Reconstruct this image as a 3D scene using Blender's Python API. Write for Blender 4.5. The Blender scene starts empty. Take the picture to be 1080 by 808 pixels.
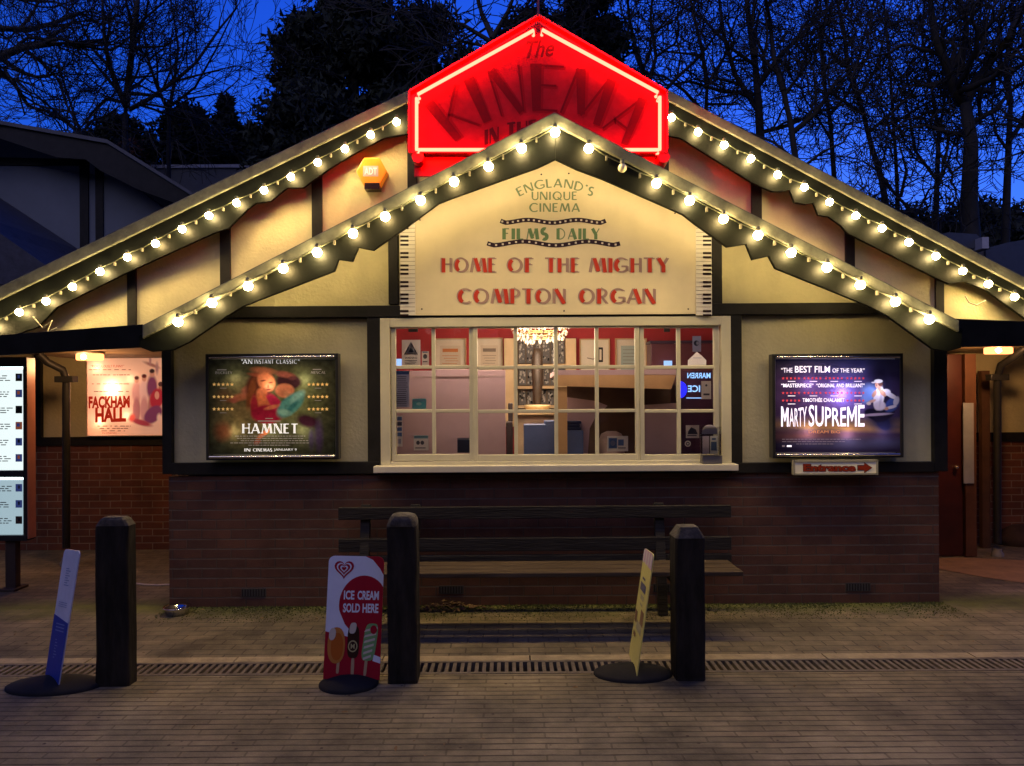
import bpy, math, random
import numpy as np
from mathutils import Vector, Matrix
random.seed(7)
rng = np.random.default_rng(5)
scn = bpy.context.scene
COL = scn.collection
F = 810.0; HZ = 421.0; H = 1.585; ROLL = 0.0064
YW = 5.908          # front block wall
YB = 5.50           # front barge board face
YBULB = 5.44
YK = 6.98           # back gable barge face
YKB = 6.92
YP = 7.12           # back gable wall
# ------------------------------------------------------------------ photo measurements -> metres
def un(px, py): return px - ROLL*(py-404), py + ROLL*(px-540)
def P(px, py, Y):
    x, y = un(px, py); return Vector(((x-540)*Y/F, Y, H-(y-HZ)*Y/F))
def G(px, py, z=0.0):
    x, y = un(px, py); Y = (H-z)*F/(y-HZ); return Vector(((x-540)*Y/F, Y, z))
def rect(x0, y0, x1, y1, Y):
    c = P((x0+x1)/2, (y0+y1)/2, Y); w = (x1-x0)*Y/F/2; h = (y1-y0)*Y/F/2
    return c.x-w, c.z-h, c.x+w, c.z+h
# ------------------------------------------------------------------ mesh builder
class MB:
    def __init__(s): s.v = []; s.f = []; s.m = []; s.sm = []
    def face(s, vs, m=0, smooth=False):
        n = len(s.v); s.v += [tuple(v) for v in vs]; s.f.append(tuple(range(n, n+len(vs)))); s.m.append(m); s.sm.append(smooth)
    def add(s, vs, fs, m=0, smooth=False):
        n = len(s.v); s.v += [tuple(v) for v in vs]
        for f in fs: s.f.append(tuple(i+n for i in f)); s.m.append(m); s.sm.append(smooth)
    def box(s, x0, y0, z0, x1, y1, z1, m=0, b=0.0):
        if b <= 0:
            v = [(x0,y0,z0),(x1,y0,z0),(x1,y1,z0),(x0,y1,z0),(x0,y0,z1),(x1,y0,z1),(x1,y1,z1),(x0,y1,z1)]
            s.add(v, [(0,3,2,1),(4,5,6,7),(0,1,5,4),(1,2,6,5),(2,3,7,6),(3,0,4,7)], m)
        else:   # chamfer all round the profile seen from the front
            p = [(x0+b,z0),(x1-b,z0),(x1,z0+b),(x1,z1-b),(x1-b,z1),(x0+b,z1),(x0,z1-b),(x0,z0+b)]
            q = [(x0+b*1.7,z0+b),(x1-b*1.7,z0+b),(x1-b,z0+b*1.7),(x1-b,z1-b*1.7),(x1-b*1.7,z1-b),(x0+b*1.7,z1-b),(x0+b,z1-b*1.7),(x0+b,z0+b*1.7)]
            V = [(x,y0,z) for x,z in q]+[(x,y0+b,z) for x,z in p]+[(x,y1,z) for x,z in p]
            fs = [tuple(range(8)), tuple(range(23,15,-1))]
            for i in range(8):
                j=(i+1)%8; fs += [(i,i+8,j+8,j),(i+8,i+16,j+16,j+8)]
            s.add(V, fs, m)
    def beam(s, a, b_, w, h, m=0, up=Vector((0,0,1))):
        a = Vector(a); b_ = Vector(b_); d = (b_-a).normalized()
        u = d.cross(up)
        if u.length < 1e-4: u = d.cross(Vector((1,0,0)))
        u.normalize(); v = u.cross(d)
        V = []
        for p in (a, b_):
            for i, j in ((-1,-1),(1,-1),(1,1),(-1,1)): V.append(p+u*(i*w/2)+v*(j*h/2))
        s.add(V, [(0,1,2,3),(7,6,5,4),(0,4,5,1),(1,5,6,2),(2,6,7,3),(3,7,4,0)], m)
    def prism(s, pts, y0, y1, m=0):   # pts (x,z) polygon extruded along y
        n = len(pts)
        s.add([(x,y0,z) for x,z in pts]+[(x,y1,z) for x,z in pts],
              [tuple(range(n)), tuple(range(2*n-1,n-1,-1))]+[((i+1)%n,i,i+n,(i+1)%n+n) for i in range(n)], m)
    def tube(s, pts, r, n=8, m=0, cap=True, smooth=True):
        pts = [Vector(p) for p in pts]; rs = r if isinstance(r, (list, tuple)) else [r]*len(pts)
        rings = []; u = None
        for i, p in enumerate(pts):
            d = (pts[min(i+1,len(pts)-1)]-pts[max(i-1,0)])
            if d.length < 1e-9: d = Vector((0,0,1))
            d.normalize()
            if u is None:
                u = d.cross(Vector((0,0,1)));
                if u.length < 1e-3: u = d.cross(Vector((1,0,0)))
            else: u = u - d*u.dot(d)
            if u.length < 1e-6: u = d.orthogonal()
            u.normalize(); w = d.cross(u)
            rings.append([p+(u*math.cos(2*math.pi*k/n)+w*math.sin(2*math.pi*k/n))*rs[i] for k in range(n)])
        V = [q for R in rings for q in R]; fs = []
        for i in range(len(pts)-1):
            for k in range(n):
                a = i*n+k; b = i*n+(k+1)%n; fs.append((a,b,b+n,a+n))
        s.add(V, fs, m, smooth)
        if cap and n > 2:
            s.add(rings[0], [tuple(range(n-1,-1,-1))], m); s.add(rings[-1], [tuple(range(n))], m)
    def lathe(s, c, prof, n=24, m=0, sx=1, sy=1, smooth=True):
        V = []; fs = []
        for r, z in prof:
            for k in range(n): V.append((c[0]+sx*r*math.cos(2*math.pi*k/n), c[1]+sy*r*math.sin(2*math.pi*k/n), c[2]+z))
        for i in range(len(prof)-1):
            for k in range(n):
                a=i*n+k; b=i*n+(k+1)%n; fs.append((a,b,b+n,a+n))
        s.add(V, fs, m, smooth)
ORG = {}
def link(o): COL.objects.link(o); return o
def tag(o, label, cat, group=None, kind=None):
    if label: o['label'] = label
    if cat: o['category'] = cat
    if group: o['group'] = group
    if kind: o['kind'] = kind
    return o
def empty(name, loc, label, cat, group=None):
    o = bpy.data.objects.new(name, None); link(o); o.location = loc; ORG[o.name] = Vector(loc); o.empty_display_size = .1
    return tag(o, label, cat, group)
def obj(name, mb, mats, parent=None, label=None, loc=None):
    """mb is in world metres; loc = this object's origin in world metres"""
    po = ORG[parent.name] if parent else Vector((0,0,0))
    og = Vector(loc) if loc is not None else po.copy()
    me = bpy.data.meshes.new(name)
    V = [(v[0]-og.x, v[1]-og.y, v[2]-og.z) for v in mb.v]
    me.from_pydata(V, [], mb.f)
    if not isinstance(mats, (list, tuple)): mats = [mats]
    for m in mats: me.materials.append(m)
    me.polygons.foreach_set('material_index', mb.m); me.polygons.foreach_set('use_smooth', mb.sm)
    if getattr(mb, 'paint', None) is not None:
        a = me.color_attributes.new('paint', 'FLOAT_COLOR', 'POINT'); a.data.foreach_set('color', mb.paint.ravel())
    me.update(); me.validate()
    o = bpy.data.objects.new(name, me); link(o)
    if parent: o.parent = parent
    o.location = og-po; ORG[o.name] = og
    if label: o['label'] = label
    return o
def struct(name, mb, mats, kind='structure'):
    o = obj(name, mb, mats); o['kind'] = kind; return o
def bevel(o, w=.004, seg=2):
    m = o.modifiers.new('b', 'BEVEL'); m.width = w; m.segments = seg; m.limit_method = 'ANGLE'; m.angle_limit = .6; return o
# ------------------------------------------------------------------ materials
MC = {}
def nt(name):
    m = bpy.data.materials.new(name); m.use_nodes = True; t = m.node_tree
    return m, t, t.nodes, t.links, t.nodes['Principled BSDF']
def mat(name, c, rough=.6, metal=0, var=.12, scale=6, bump=.0, bscale=60, emit=None, es=0, spec=None, stretch=None, coat=0, streak=0):
    if name in MC: return MC[name]
    m, t, N, L, B = nt(name)
    B.inputs['Roughness'].default_value = rough; B.inputs['Metallic'].default_value = metal
    if spec is not None: B.inputs['Specular IOR Level'].default_value = spec
    if coat: B.inputs['Coat Weight'].default_value = coat
    tc = N.new('ShaderNodeTexCoord'); mp = N.new('ShaderNodeMapping'); L.new(tc.outputs['Object'], mp.inputs[0])
    if stretch: mp.inputs['Scale'].default_value = stretch
    ns = N.new('ShaderNodeTexNoise'); ns.inputs['Scale'].default_value = scale; ns.inputs['Detail'].default_value = 7; ns.inputs['Roughness'].default_value = .65
    L.new(mp.outputs[0], ns.inputs['Vector'])
    r = N.new('ShaderNodeValToRGB'); L.new(ns.outputs['Fac'], r.inputs[0])
    r.color_ramp.elements[0].position = .25; r.color_ramp.elements[1].position = .75
    r.color_ramp.elements[0].color = (*[max(0, x*(1-var*1.6)) for x in c], 1); r.color_ramp.elements[1].color = (*[min(1, x*(1+var)) for x in c], 1)
    colr = r.outputs[0]
    if streak:
        m2_ = N.new('ShaderNodeMapping'); m2_.inputs['Scale'].default_value = (3,3,.5); L.new(tc.outputs['Object'], m2_.inputs[0])
        n3_ = N.new('ShaderNodeTexNoise'); n3_.inputs['Scale'].default_value = 1.5; n3_.inputs['Detail'].default_value = 6; L.new(m2_.outputs[0], n3_.inputs['Vector'])
        r3_ = N.new('ShaderNodeMapRange'); r3_.inputs[1].default_value = .35; r3_.inputs[2].default_value = .6; r3_.inputs[3].default_value = 1-streak; r3_.inputs[4].default_value = 1; L.new(n3_.outputs['Fac'], r3_.inputs[0])
        x3_ = N.new('ShaderNodeVectorMath'); x3_.operation = 'SCALE'; L.new(colr, x3_.inputs[0]); L.new(r3_.outputs[0], x3_.inputs[3]); colr = x3_.outputs[0]
    L.new(colr, B.inputs['Base Color'])
    if bump:
        n2 = N.new('ShaderNodeTexNoise'); n2.inputs['Scale'].default_value = bscale; n2.inputs['Detail'].default_value = 5; L.new(mp.outputs[0], n2.inputs['Vector'])
        b = N.new('ShaderNodeBump'); b.inputs['Strength'].default_value = bump; b.inputs['Distance'].default_value = .01
        L.new(n2.outputs['Fac'], b.inputs['Height']); L.new(b.outputs[0], B.inputs['Normal'])
    if emit: B.inputs['Emission Color'].default_value = (*emit, 1); B.inputs['Emission Strength'].default_value = es
    MC[name] = m; return m
def brickmat(name, axes, bw, bh, mort, c1, c2, cm, rough=.85, bump=.6, offset=.5, moss=False, bed=None):
    m, t, N, L, B = nt(name)
    B.inputs['Roughness'].default_value = rough
    tc = N.new('ShaderNodeTexCoord'); sp = N.new('ShaderNodeSeparateXYZ'); cb = N.new('ShaderNodeCombineXYZ')
    L.new(tc.outputs['Object'], sp.inputs[0]); L.new(sp.outputs[axes[0]], cb.inputs[0]); L.new(sp.outputs[axes[1]], cb.inputs[1])
    wn = N.new('ShaderNodeTexNoise'); wn.inputs['Scale'].default_value = 5; L.new(cb.outputs[0], wn.inputs['Vector'])
    wa = N.new('ShaderNodeVectorMath'); wa.operation = 'SCALE'; wa.inputs[3].default_value = .012 if moss=='road' else .006; L.new(wn.outputs['Color'], wa.inputs[0])
    ad = N.new('ShaderNodeVectorMath'); L.new(cb.outputs[0], ad.inputs[0]); L.new(wa.outputs[0], ad.inputs[1])
    bt = N.new('ShaderNodeTexBrick'); L.new(ad.outputs[0], bt.inputs['Vector']); bt.offset = offset
    bt.inputs['Scale'].default_value = 1; bt.inputs['Brick Width'].default_value = bw; bt.inputs['Row Height'].default_value = bh
    bt.inputs['Mortar Size'].default_value = mort; bt.inputs['Mortar Smooth'].default_value = .25; bt.inputs['Bias'].default_value = -.1
    bt.inputs['Color1'].default_value = (*c1,1); bt.inputs['Color2'].default_value = (*c2,1); bt.inputs['Mortar'].default_value = (*cm,1)
    ns = N.new('ShaderNodeTexNoise'); ns.inputs['Scale'].default_value = 2.2; ns.inputs['Detail'].default_value = 8; ns.inputs['Roughness'].default_value = .7; L.new(tc.outputs['Object'], ns.inputs['Vector'])
    mr = N.new('ShaderNodeMapRange'); mr.inputs[1].default_value = .3; mr.inputs[2].default_value = .7; mr.inputs[3].default_value = .55; mr.inputs[4].default_value = 1.25; L.new(ns.outputs['Fac'], mr.inputs[0])
    mx = N.new('ShaderNodeVectorMath'); mx.operation = 'SCALE'; L.new(bt.outputs['Color'], mx.inputs[0]); L.new(mr.outputs[0], mx.inputs[3])
    col = mx.outputs[0]
    if bed:     # bed joints read stronger than the upright ones
        sy = N.new('ShaderNodeSeparateXYZ'); L.new(ad.outputs[0], sy.inputs[0])
        d_ = N.new('ShaderNodeMath'); d_.operation = 'MULTIPLY_ADD'; d_.inputs[1].default_value = 1/bh; d_.inputs[2].default_value = .5; L.new(sy.outputs[1], d_.inputs[0])
        f_ = N.new('ShaderNodeMath'); f_.operation = 'FRACT'; L.new(d_.outputs[0], f_.inputs[0])
        g_ = N.new('ShaderNodeMath'); g_.operation = 'SUBTRACT'; g_.inputs[1].default_value = .5; L.new(f_.outputs[0], g_.inputs[0])
        h_ = N.new('ShaderNodeMath'); h_.operation = 'ABSOLUTE'; L.new(g_.outputs[0], h_.inputs[0])
        k_ = N.new('ShaderNodeMapRange'); k_.inputs[1].default_value = mort*.7/bh; k_.inputs[2].default_value = mort*1.3/bh; k_.inputs[3].default_value = 1; k_.inputs[4].default_value = 0; L.new(h_.outputs[0], k_.inputs[0])
        nb_ = N.new('ShaderNodeTexNoise'); nb_.inputs['Scale'].default_value = 6; nb_.inputs['Detail'].default_value = 4; L.new(tc.outputs['Object'], nb_.inputs['Vector'])
        nr_ = N.new('ShaderNodeMapRange'); nr_.inputs[1].default_value = .35; nr_.inputs[2].default_value = .6; nr_.inputs[3].default_value = .25; L.new(nb_.outputs['Fac'], nr_.inputs[0])
        w_ = N.new('ShaderNodeMath'); w_.operation = 'MULTIPLY'; L.new(k_.outputs[0], w_.inputs[0]); L.new(nr_.outputs[0], w_.inputs[1])
        q_ = N.new('ShaderNodeMix'); q_.data_type = 'RGBA'; L.new(w_.outputs[0], q_.inputs[0]); L.new(col, q_.inputs[6]); q_.inputs[7].default_value = (*bed,1); col = q_.outputs[2]
    if moss:
        # moss band hugging the wall foot: object-space Y
        a = N.new('ShaderNodeMapRange'); a.inputs[1].default_value = 5.42; a.inputs[2].default_value = 5.95; L.new(sp.outputs[1], a.inputs[0])
        n3 = N.new('ShaderNodeTexNoise'); n3.inputs['Scale'].default_value = 3.5; n3.inputs['Detail'].default_value = 8; L.new(tc.outputs['Object'], n3.inputs['Vector'])
        s_ = N.new('ShaderNodeMath'); s_.operation = 'ADD'; L.new(a.outputs[0], s_.inputs[0]); L.new(n3.outputs['Fac'], s_.inputs[1])
        r_ = N.new('ShaderNodeMapRange'); r_.inputs[1].default_value = .8; r_.inputs[2].default_value = 1.35; L.new(s_.outputs[0], r_.inputs[0])
        fade = N.new('ShaderNodeMapRange'); fade.inputs[1].default_value = 6.25; fade.inputs[2].default_value = 5.95; L.new(sp.outputs[1], fade.inputs[0])
        mu = N.new('ShaderNodeMath'); mu.operation = 'MULTIPLY'; L.new(r_.outputs[0], mu.inputs[0]); L.new(fade.outputs[0], mu.inputs[1])
        mm = N.new('ShaderNodeMix'); mm.data_type = 'RGBA'; L.new(mu.outputs[0], mm.inputs[0]); L.new(col, mm.inputs[6]); mm.inputs[7].default_value = (.14,.15,.035,1)
        col = mm.outputs[2]
        # dark damp stains
        n4 = N.new('ShaderNodeTexNoise'); n4.inputs['Scale'].default_value = .9; n4.inputs['Detail'].default_value = 9; n4.inputs['Roughness'].default_value = .75; L.new(tc.outputs['Object'], n4.inputs['Vector'])
        r4 = N.new('ShaderNodeMapRange'); r4.inputs[1].default_value = .35; r4.inputs[2].default_value = .6; r4.inputs[3].default_value = .30; r4.inputs[4].default_value = 1; L.new(n4.outputs['Fac'], r4.inputs[0])
        m4 = N.new('ShaderNodeVectorMath'); m4.operation = 'SCALE'; L.new(col, m4.inputs[0]); L.new(r4.outputs[0], m4.inputs[3]); col = m4.outputs[0]
        # scattered small debris specks
        v = N.new('ShaderNodeTexVoronoi'); v.inputs['Scale'].default_value = 9; L.new(tc.outputs['Object'], v.inputs['Vector'])
        rv = N.new('ShaderNodeMapRange'); rv.inputs[1].default_value = .05; rv.inputs[2].default_value = .09; L.new(v.outputs['Distance'], rv.inputs[0])
        mv = N.new('ShaderNodeMix'); mv.data_type = 'RGBA'; L.new(rv.outputs[0], mv.inputs[0]); mv.inputs[6].default_value = (.05,.03,.02,1); L.new(col, mv.inputs[7]); col = mv.outputs[2]
    L.new(col, B.inputs['Base Color'])
    fn = N.new('ShaderNodeTexNoise'); fn.inputs['Scale'].default_value = 90; fn.inputs['Detail'].default_value = 4; L.new(tc.outputs['Object'], fn.inputs['Vector'])
    inv = N.new('ShaderNodeMath'); inv.operation = 'MULTIPLY_ADD'; inv.inputs[1].default_value = -1.0; L.new(bt.outputs['Fac'], inv.inputs[0])
    f2 = N.new('ShaderNodeMath'); f2.operation = 'MULTIPLY'; f2.inputs[1].default_value = .35; L.new(fn.outputs['Fac'], f2.inputs[0]); L.new(f2.outputs[0], inv.inputs[2])
    b1 = N.new('ShaderNodeBump'); b1.inputs['Strength'].default_value = bump; b1.inputs['Distance'].default_value = .008
    L.new(inv.outputs[0], b1.inputs['Height']); L.new(b1.outputs[0], B.inputs['Normal'])
    return m
def emat(name, c, s):
    if name in MC: return MC[name]
    m = bpy.data.materials.new(name); m.use_nodes = True; N = m.node_tree.nodes; L = m.node_tree.links; N.clear()
    e = N.new('ShaderNodeEmission'); e.inputs[0].default_value = (*c,1); e.inputs[1].default_value = s
    o = N.new('ShaderNodeOutputMaterial'); L.new(e.outputs[0], o.inputs[0]); MC[name] = m; return m
def printmat(name, backlit=True, gloss=.25, emit=0):
    m, t, N, L, B = nt(name)
    a = N.new('ShaderNodeVertexColor'); a.layer_name = 'paint'
    L.new(a.outputs[0], B.inputs['Base Color']); B.inputs['Roughness'].default_value = gloss
    if emit: L.new(a.outputs[0], B.inputs['Emission Color']); B.inputs['Emission Strength'].default_value = emit
    if backlit:
        o = N['Material Output']; tr = N.new('ShaderNodeBsdfTranslucent'); L.new(a.outputs[0], tr.inputs[0])
        ms = N.new('ShaderNodeMixShader'); ms.inputs[0].default_value = .5
        L.new(B.outputs[0], ms.inputs[1]); L.new(tr.outputs[0], ms.inputs[2]); L.new(ms.outputs[0], o.inputs[0])
    return m
def glassmat(name, tint=(1,1,1), refl=.9):
    if name in MC: return MC[name]
    m = bpy.data.materials.new(name); m.use_nodes = True; N = m.node_tree.nodes; L = m.node_tree.links; N.clear()
    tr = N.new('ShaderNodeBsdfTransparent'); tr.inputs[0].default_value = (*tint,1)
    g = N.new('ShaderNodeBsdfGlossy'); g.inputs['Roughness'].default_value = .02
    fr = N.new('ShaderNodeFresnel'); fr.inputs[0].default_value = 1.45
    mu = N.new('ShaderNodeMath'); mu.operation = 'MULTIPLY'; mu.inputs[1].default_value = refl; L.new(fr.outputs[0], mu.inputs[0])
    ms = N.new('ShaderNodeMixShader'); L.new(mu.outputs[0], ms.inputs[0]); L.new(tr.outputs[0], ms.inputs[1]); L.new(g.outputs[0], ms.inputs[2])
    o = N.new('ShaderNodeOutputMaterial'); L.new(ms.outputs[0], o.inputs[0]); MC[name] = m; return m
RENDER_W = mat('cream_render', (.66,.60,.34), .85, var=.14, scale=2.0, bump=.5, bscale=38, streak=.10)
BLACK = mat('black_timber', (.018,.017,.015), .55, var=.3, scale=8, bump=.12, bscale=40, spec=.2)
BARGE = mat('black_gloss_board', (.0045,.0055,.0045), .5, var=.35, scale=5, bump=.25, bscale=18, spec=.10)
FLASH = mat('grey_roof_edging', (.115,.12,.09), .6, var=.4, scale=7, bump=.3, bscale=30)
ROOF = mat('dark_roof_felt', (.035,.035,.04), .8, var=.25, scale=4, bump=.4, bscale=40)
SOFFIT = mat('brown_soffit', (.22,.15,.07), .6, var=.2, scale=6)
BRICK = brickmat('brick_front', (0,2), .225, .075, .0055, (.125,.050,.030), (.080,.034,.024), (.080,.048,.036), bed=(.115,.088,.072))
BRICKS = brickmat('brick_side', (1,2), .225, .075, .0055, (.125,.050,.030), (.080,.034,.024), (.080,.048,.036), bed=(.115,.088,.072))
BRICKR = brickmat('brick_walkway', (0,2), .225, .075, .0055, (.17,.055,.03), (.11,.036,.022), (.24,.17,.12))
PAVE = brickmat('block_paving', (0,1), .20, .10, .005, (.26,.21,.125), (.19,.155,.095), (.12,.095,.06), bump=.8, moss=True)
ROADP = brickmat('road_setts', (0,1), .30, .058, .0055, (.32,.26,.145), (.25,.205,.112), (.20,.16,.085), bump=.7, moss='road', bed=(.06,.042,.024))
SASH = mat('window_paint', (.60,.57,.42), .35, var=.07, scale=5)
SILL = mat('sill_paint', (.72,.68,.52), .35, var=.08, scale=5)
BOLT = mat('weathered_black_timber', (.028,.024,.019), .8, spec=.15, var=.5, scale=5, bump=.6, bscale=14, stretch=(3,3,.6))
BOLTTOP = mat('worn_timber_end', (.07,.058,.04), .8, var=.6, scale=22, bump=.5, bscale=60)
GLASS = glassmat('window_glass')
METAL = mat('steel', (.6,.6,.6), .25, metal=1, var=.05)
# ------------------------------------------------------------------ lettering
def arc(cx, cy, rx, ry, a0, a1, n=14):
    return [(cx+rx*math.cos(math.radians(a0+(a1-a0)*i/n)), cy+ry*math.sin(math.radians(a0+(a1-a0)*i/n))) for i in range(n+1)]
GL = {
 'A':(.74,[(0,[(0,0),(.36,1)]),(1,[(.37,1),(.70,0)]),(0,[(.12,.3),(.6,.3)])]),
 'B':(.6,[(1,[(.05,0),(.05,1)]),(0,[(.05,1),(.25,1)]+arc(.25,.76,.24,.24,90,-90)+[(.05,.52)]),(0,[(.05,.52),(.28,.52)]+arc(.28,.26,.28,.26,90,-90)+[(.05,0)])]),
 'C':(.78,[(1,arc(.48,.5,.42,.46,125,235)),(0,arc(.48,.5,.46,.48,125,48)),(0,arc(.48,.5,.46,.48,235,312))]),
 'D':(.72,[(1,[(.06,0),(.06,1)]),(0,[(.06,.98),(.22,.98)]+arc(.22,.5,.46,.48,90,-90)+[(.06,.02)])]),
 'E':(.5,[(1,[(.06,0),(.06,1)]),(0,[(.06,.97),(.48,.97)]),(0,[(.06,.55),(.4,.55)]),(0,[(.06,.03),(.48,.03)])]),
 'F':(.48,[(1,[(.06,0),(.06,1)]),(0,[(.06,.97),(.47,.97)]),(0,[(.06,.55),(.4,.55)])]),
 'G':(.84,[(1,arc(.48,.5,.42,.46,125,235)),(0,arc(.48,.5,.46,.48,125,48)),(0,arc(.48,.5,.46,.48,235,320)),(0,[(.5,.4),(.82,.4),(.82,.1)])]),
 'H':(.66,[(1,[(.06,0),(.06,1)]),(0,[(.62,0),(.62,1)]),(0,[(.06,.55),(.62,.55)])]),
 'I':(.16,[(1,[(.08,0),(.08,1)])]),
 'K':(.66,[(1,[(.06,0),(.06,1)]),(0,[(.12,.45),(.58,1)]),(0,[(.2,.55),(.62,0)])]),
 'L':(.48,[(1,[(.06,0),(.06,1)]),(0,[(.06,.03),(.47,.03)])]),
 'M':(.98,[(0,[(.03,0),(.2,1)]),(1,[(.24,1),(.5,.08)]),(0,[(.5,.05),(.76,1)]),(1,[(.8,1),(.92,0)])]),
 'N':(.72,[(0,[(.04,0),(.04,1)]),(1,[(.1,1),(.62,0)]),(0,[(.68,0),(.68,1)])]),
 'O':(.9,[(1,arc(.45,.5,.38,.45,125,235)),(0,arc(.45,.5,.42,.48,125,-125))]),
 'P':(.56,[(1,[(.06,0),(.06,1)]),(0,[(.06,.98),(.26,.98)]+arc(.26,.72,.26,.26,90,-90)+[(.06,.46)])]),
 'Q':(.92,[(1,arc(.45,.5,.38,.45,125,235)),(0,arc(.45,.5,.42,.48,125,-125)),(0,[(.5,.3),(.9,-.05)])]),
 'R':(.62,[(1,[(.06,0),(.06,1)]),(0,[(.06,.98),(.28,.98)]+arc(.28,.72,.26,.26,90,-90)+[(.06,.46)]),(0,[(.26,.46),(.6,0)])]),
 'S':(.5,[(1,arc(.25,.73,.2,.24,60,250,10)+arc(.25,.25,.2,.24,80,-130,10))]),
 'T':(.6,[(1,[(.3,0),(.3,1)]),(0,[(0,.97),(.6,.97)])]),
 'U':(.66,[(1,[(.06,1),(.06,.32)]),(0,[(.06,.35)]+arc(.34,.3,.28,.29,180,360)+[(.62,1)])]),
 'V':(.7,[(1,[(.04,1),(.34,0)]),(0,[(.34,0),(.66,1)])]),
 'W':(1.0,[(1,[(.04,1),(.26,0)]),(0,[(.26,0),(.5,1)]),(1,[(.52,1),(.72,0)]),(0,[(.72,0),(.96,1)])]),
 'Y':(.72,[(1,[(.05,1),(.36,.45)]),(0,[(.36,.45),(.68,1)]),(1,[(.36,.5),(.36,0)])]),
 "'":(.14,[(1,[(.09,1),(.04,.8)])]), ' ':(.42,[]),
}
def ribbon(pts, w):
    n = len(pts); Lf=[]; Rt=[]
    for i in range(n):
        a = pts[max(i-1,0)]; b = pts[min(i+1,n-1)]; p = pts[i]
        if 0 < i < n-1:
            d1=(p[0]-a[0],p[1]-a[1]); d2=(b[0]-p[0],b[1]-p[1])
            l1=math.hypot(*d1) or 1; l2=math.hypot(*d2) or 1
            n1=(-d1[1]/l1,d1[0]/l1); n2=(-d2[1]/l2,d2[0]/l2); nx=n1[0]+n2[0]; ny=n1[1]+n2[1]; l=math.hypot(nx,ny) or 1; nx/=l; ny/=l
            k = 1/max(.45, nx*n1[0]+ny*n1[1])
        else:
            d=(b[0]-a[0],b[1]-a[1]); l=math.hypot(*d) or 1; nx,ny=-d[1]/l,d[0]/l; k=1
        Lf.append((p[0]+nx*w/2*k,p[1]+ny*w/2*k)); Rt.append((p[0]-nx*w/2*k,p[1]-ny*w/2*k))
    return [[Lf[i],Lf[i+1],Rt[i+1],Rt[i]] for i in range(n-1)]
def glyph_polys(text, thick, thin, gap=.18, serif=False):
    """polys in units of the cap height, baseline 0; returns (thick polys, thin polys, width)"""
    A=[]; B=[]; x=0
    for ch in text:
        w, st = GL[ch]
        for k, pts in st:
            pp=[(x+u,v) for u,v in pts]
            (A if k else B).extend(ribbon(pp, thick if k else thin))
            if serif:
                for e in (pp[0], pp[-1]):
                    if len(pts)==2 and (e[1]<.02 or e[1]>.98) : B.extend(ribbon([(e[0]-.13,abs(e[1]-.025)),(e[0]+.13,abs(e[1]-.025))], .05))
        x += w+gap
    return A, B, x-gap
_FC = {}
def font_polys(text, bold=0.0):
    key=(text,bold)
    if key in _FC: return _FC[key]
    cu = bpy.data.curves.new('t','FONT'); cu.body = text; cu.offset = bold; cu.resolution_u = 3
    o = bpy.data.objects.new('t',cu); COL.objects.link(o)
    dg = bpy.context.evaluated_depsgraph_get(); me = bpy.data.meshes.new_from_object(o.evaluated_get(dg))
    P_=[[(me.vertices[i].co.x,me.vertices[i].co.y) for i in p.vertices] for p in me.polygons]
    bpy.data.objects.remove(o); bpy.data.curves.remove(cu); bpy.data.meshes.remove(me)
    if P_:
        xs=[q[0] for p in P_ for q in p]; ys=[q[1] for p in P_ for q in p]; bb=(min(xs),min(ys),max(xs),max(ys))
    else: bb=(0,0,1,1)
    _FC[key]=(P_,bb); return _FC[key]
class Canvas:
    """flat print: 2-D photo-style coordinates (x right, y down) mapped onto a surface, each layer 1.5 mm above the last"""
    def __init__(s, mp): s.mb = MB(); s.mp = mp
    def poly(s, pts, m=0, layer=0): s.mb.face([s.mp(x,y,layer) for x,y in pts], m)
    def r(s, x0,y0,x1,y1,m=0,layer=0): s.poly([(x0,y1),(x1,y1),(x1,y0),(x0,y0)],m,layer)
    def disc(s,cx,cy,rx,ry,m=0,layer=0,n=20): s.poly([(cx+rx*math.cos(2*math.pi*k/n),cy-ry*math.sin(2*math.pi*k/n)) for k in range(n)],m,layer)
    def star(s,cx,cy,r,m=0,layer=0):
        s.poly([(cx+(r if k%2==0 else r*.42)*math.sin(math.pi*k/5),cy-(r if k%2==0 else r*.42)*math.cos(math.pi*k/5)) for k in range(10)][::-1],m,layer)
    def line(s,pts,w,m=0,layer=0):
        for q in ribbon(pts,w): s.poly(q,m,layer)
    def deco(s,text,x0,y0,x1,y1,m=0,layer=0,thick=.2,thin=.07,gap=.2,m2=None,serif=False,f=None):
        A,B,w = glyph_polys(text,thick,thin,gap,serif); m2 = m if m2 is None else m2
        for lst,mm,ly in ((B,m2,layer),(A,m,layer+.5)):
            for q in lst:
                pts=[(x0+(x1-x0)*u/w, y1-(y1-y0)*v) for u,v in q]
                if f: pts=[f(*p) for p in pts]
                s.poly(pts,mm,ly)
    def text(s,text,x0,y0,x1,y1,m=0,layer=0,bold=.0,flip=False,f=None):
        PP,bb = font_polys(text,bold)
        for q in PP:
            pts=[]
            for u,v in q:
                a=(u-bb[0])/(bb[2]-bb[0]); a=1-a if flip else a
                p=(x0+(x1-x0)*a, y1-(y1-y0)*(v-bb[1])/(bb[3]-bb[1]))
                pts.append(f(*p) if f else p)
            if flip: pts=pts[::-1]
            s.poly(pts,m,layer)
def pxmap(Y, d=.0015):
    return lambda x,y,l: P(x,y,Y-d*l)
def quadmap(c, n, d=.0015):
    """c: four world corners tl,tr,br,bl ; uv 0..1, v down"""
    return lambda u,v,l: (c[0]*(1-u)+c[1]*u)*(1-v)+(c[3]*(1-u)+c[2]*u)*v+n*(d*l)
def ink(name, c, rough=.6, emit=0):
    return mat('ink_'+name, c, rough, var=.05, spec=.15, emit=c if emit else None, es=emit)
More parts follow.
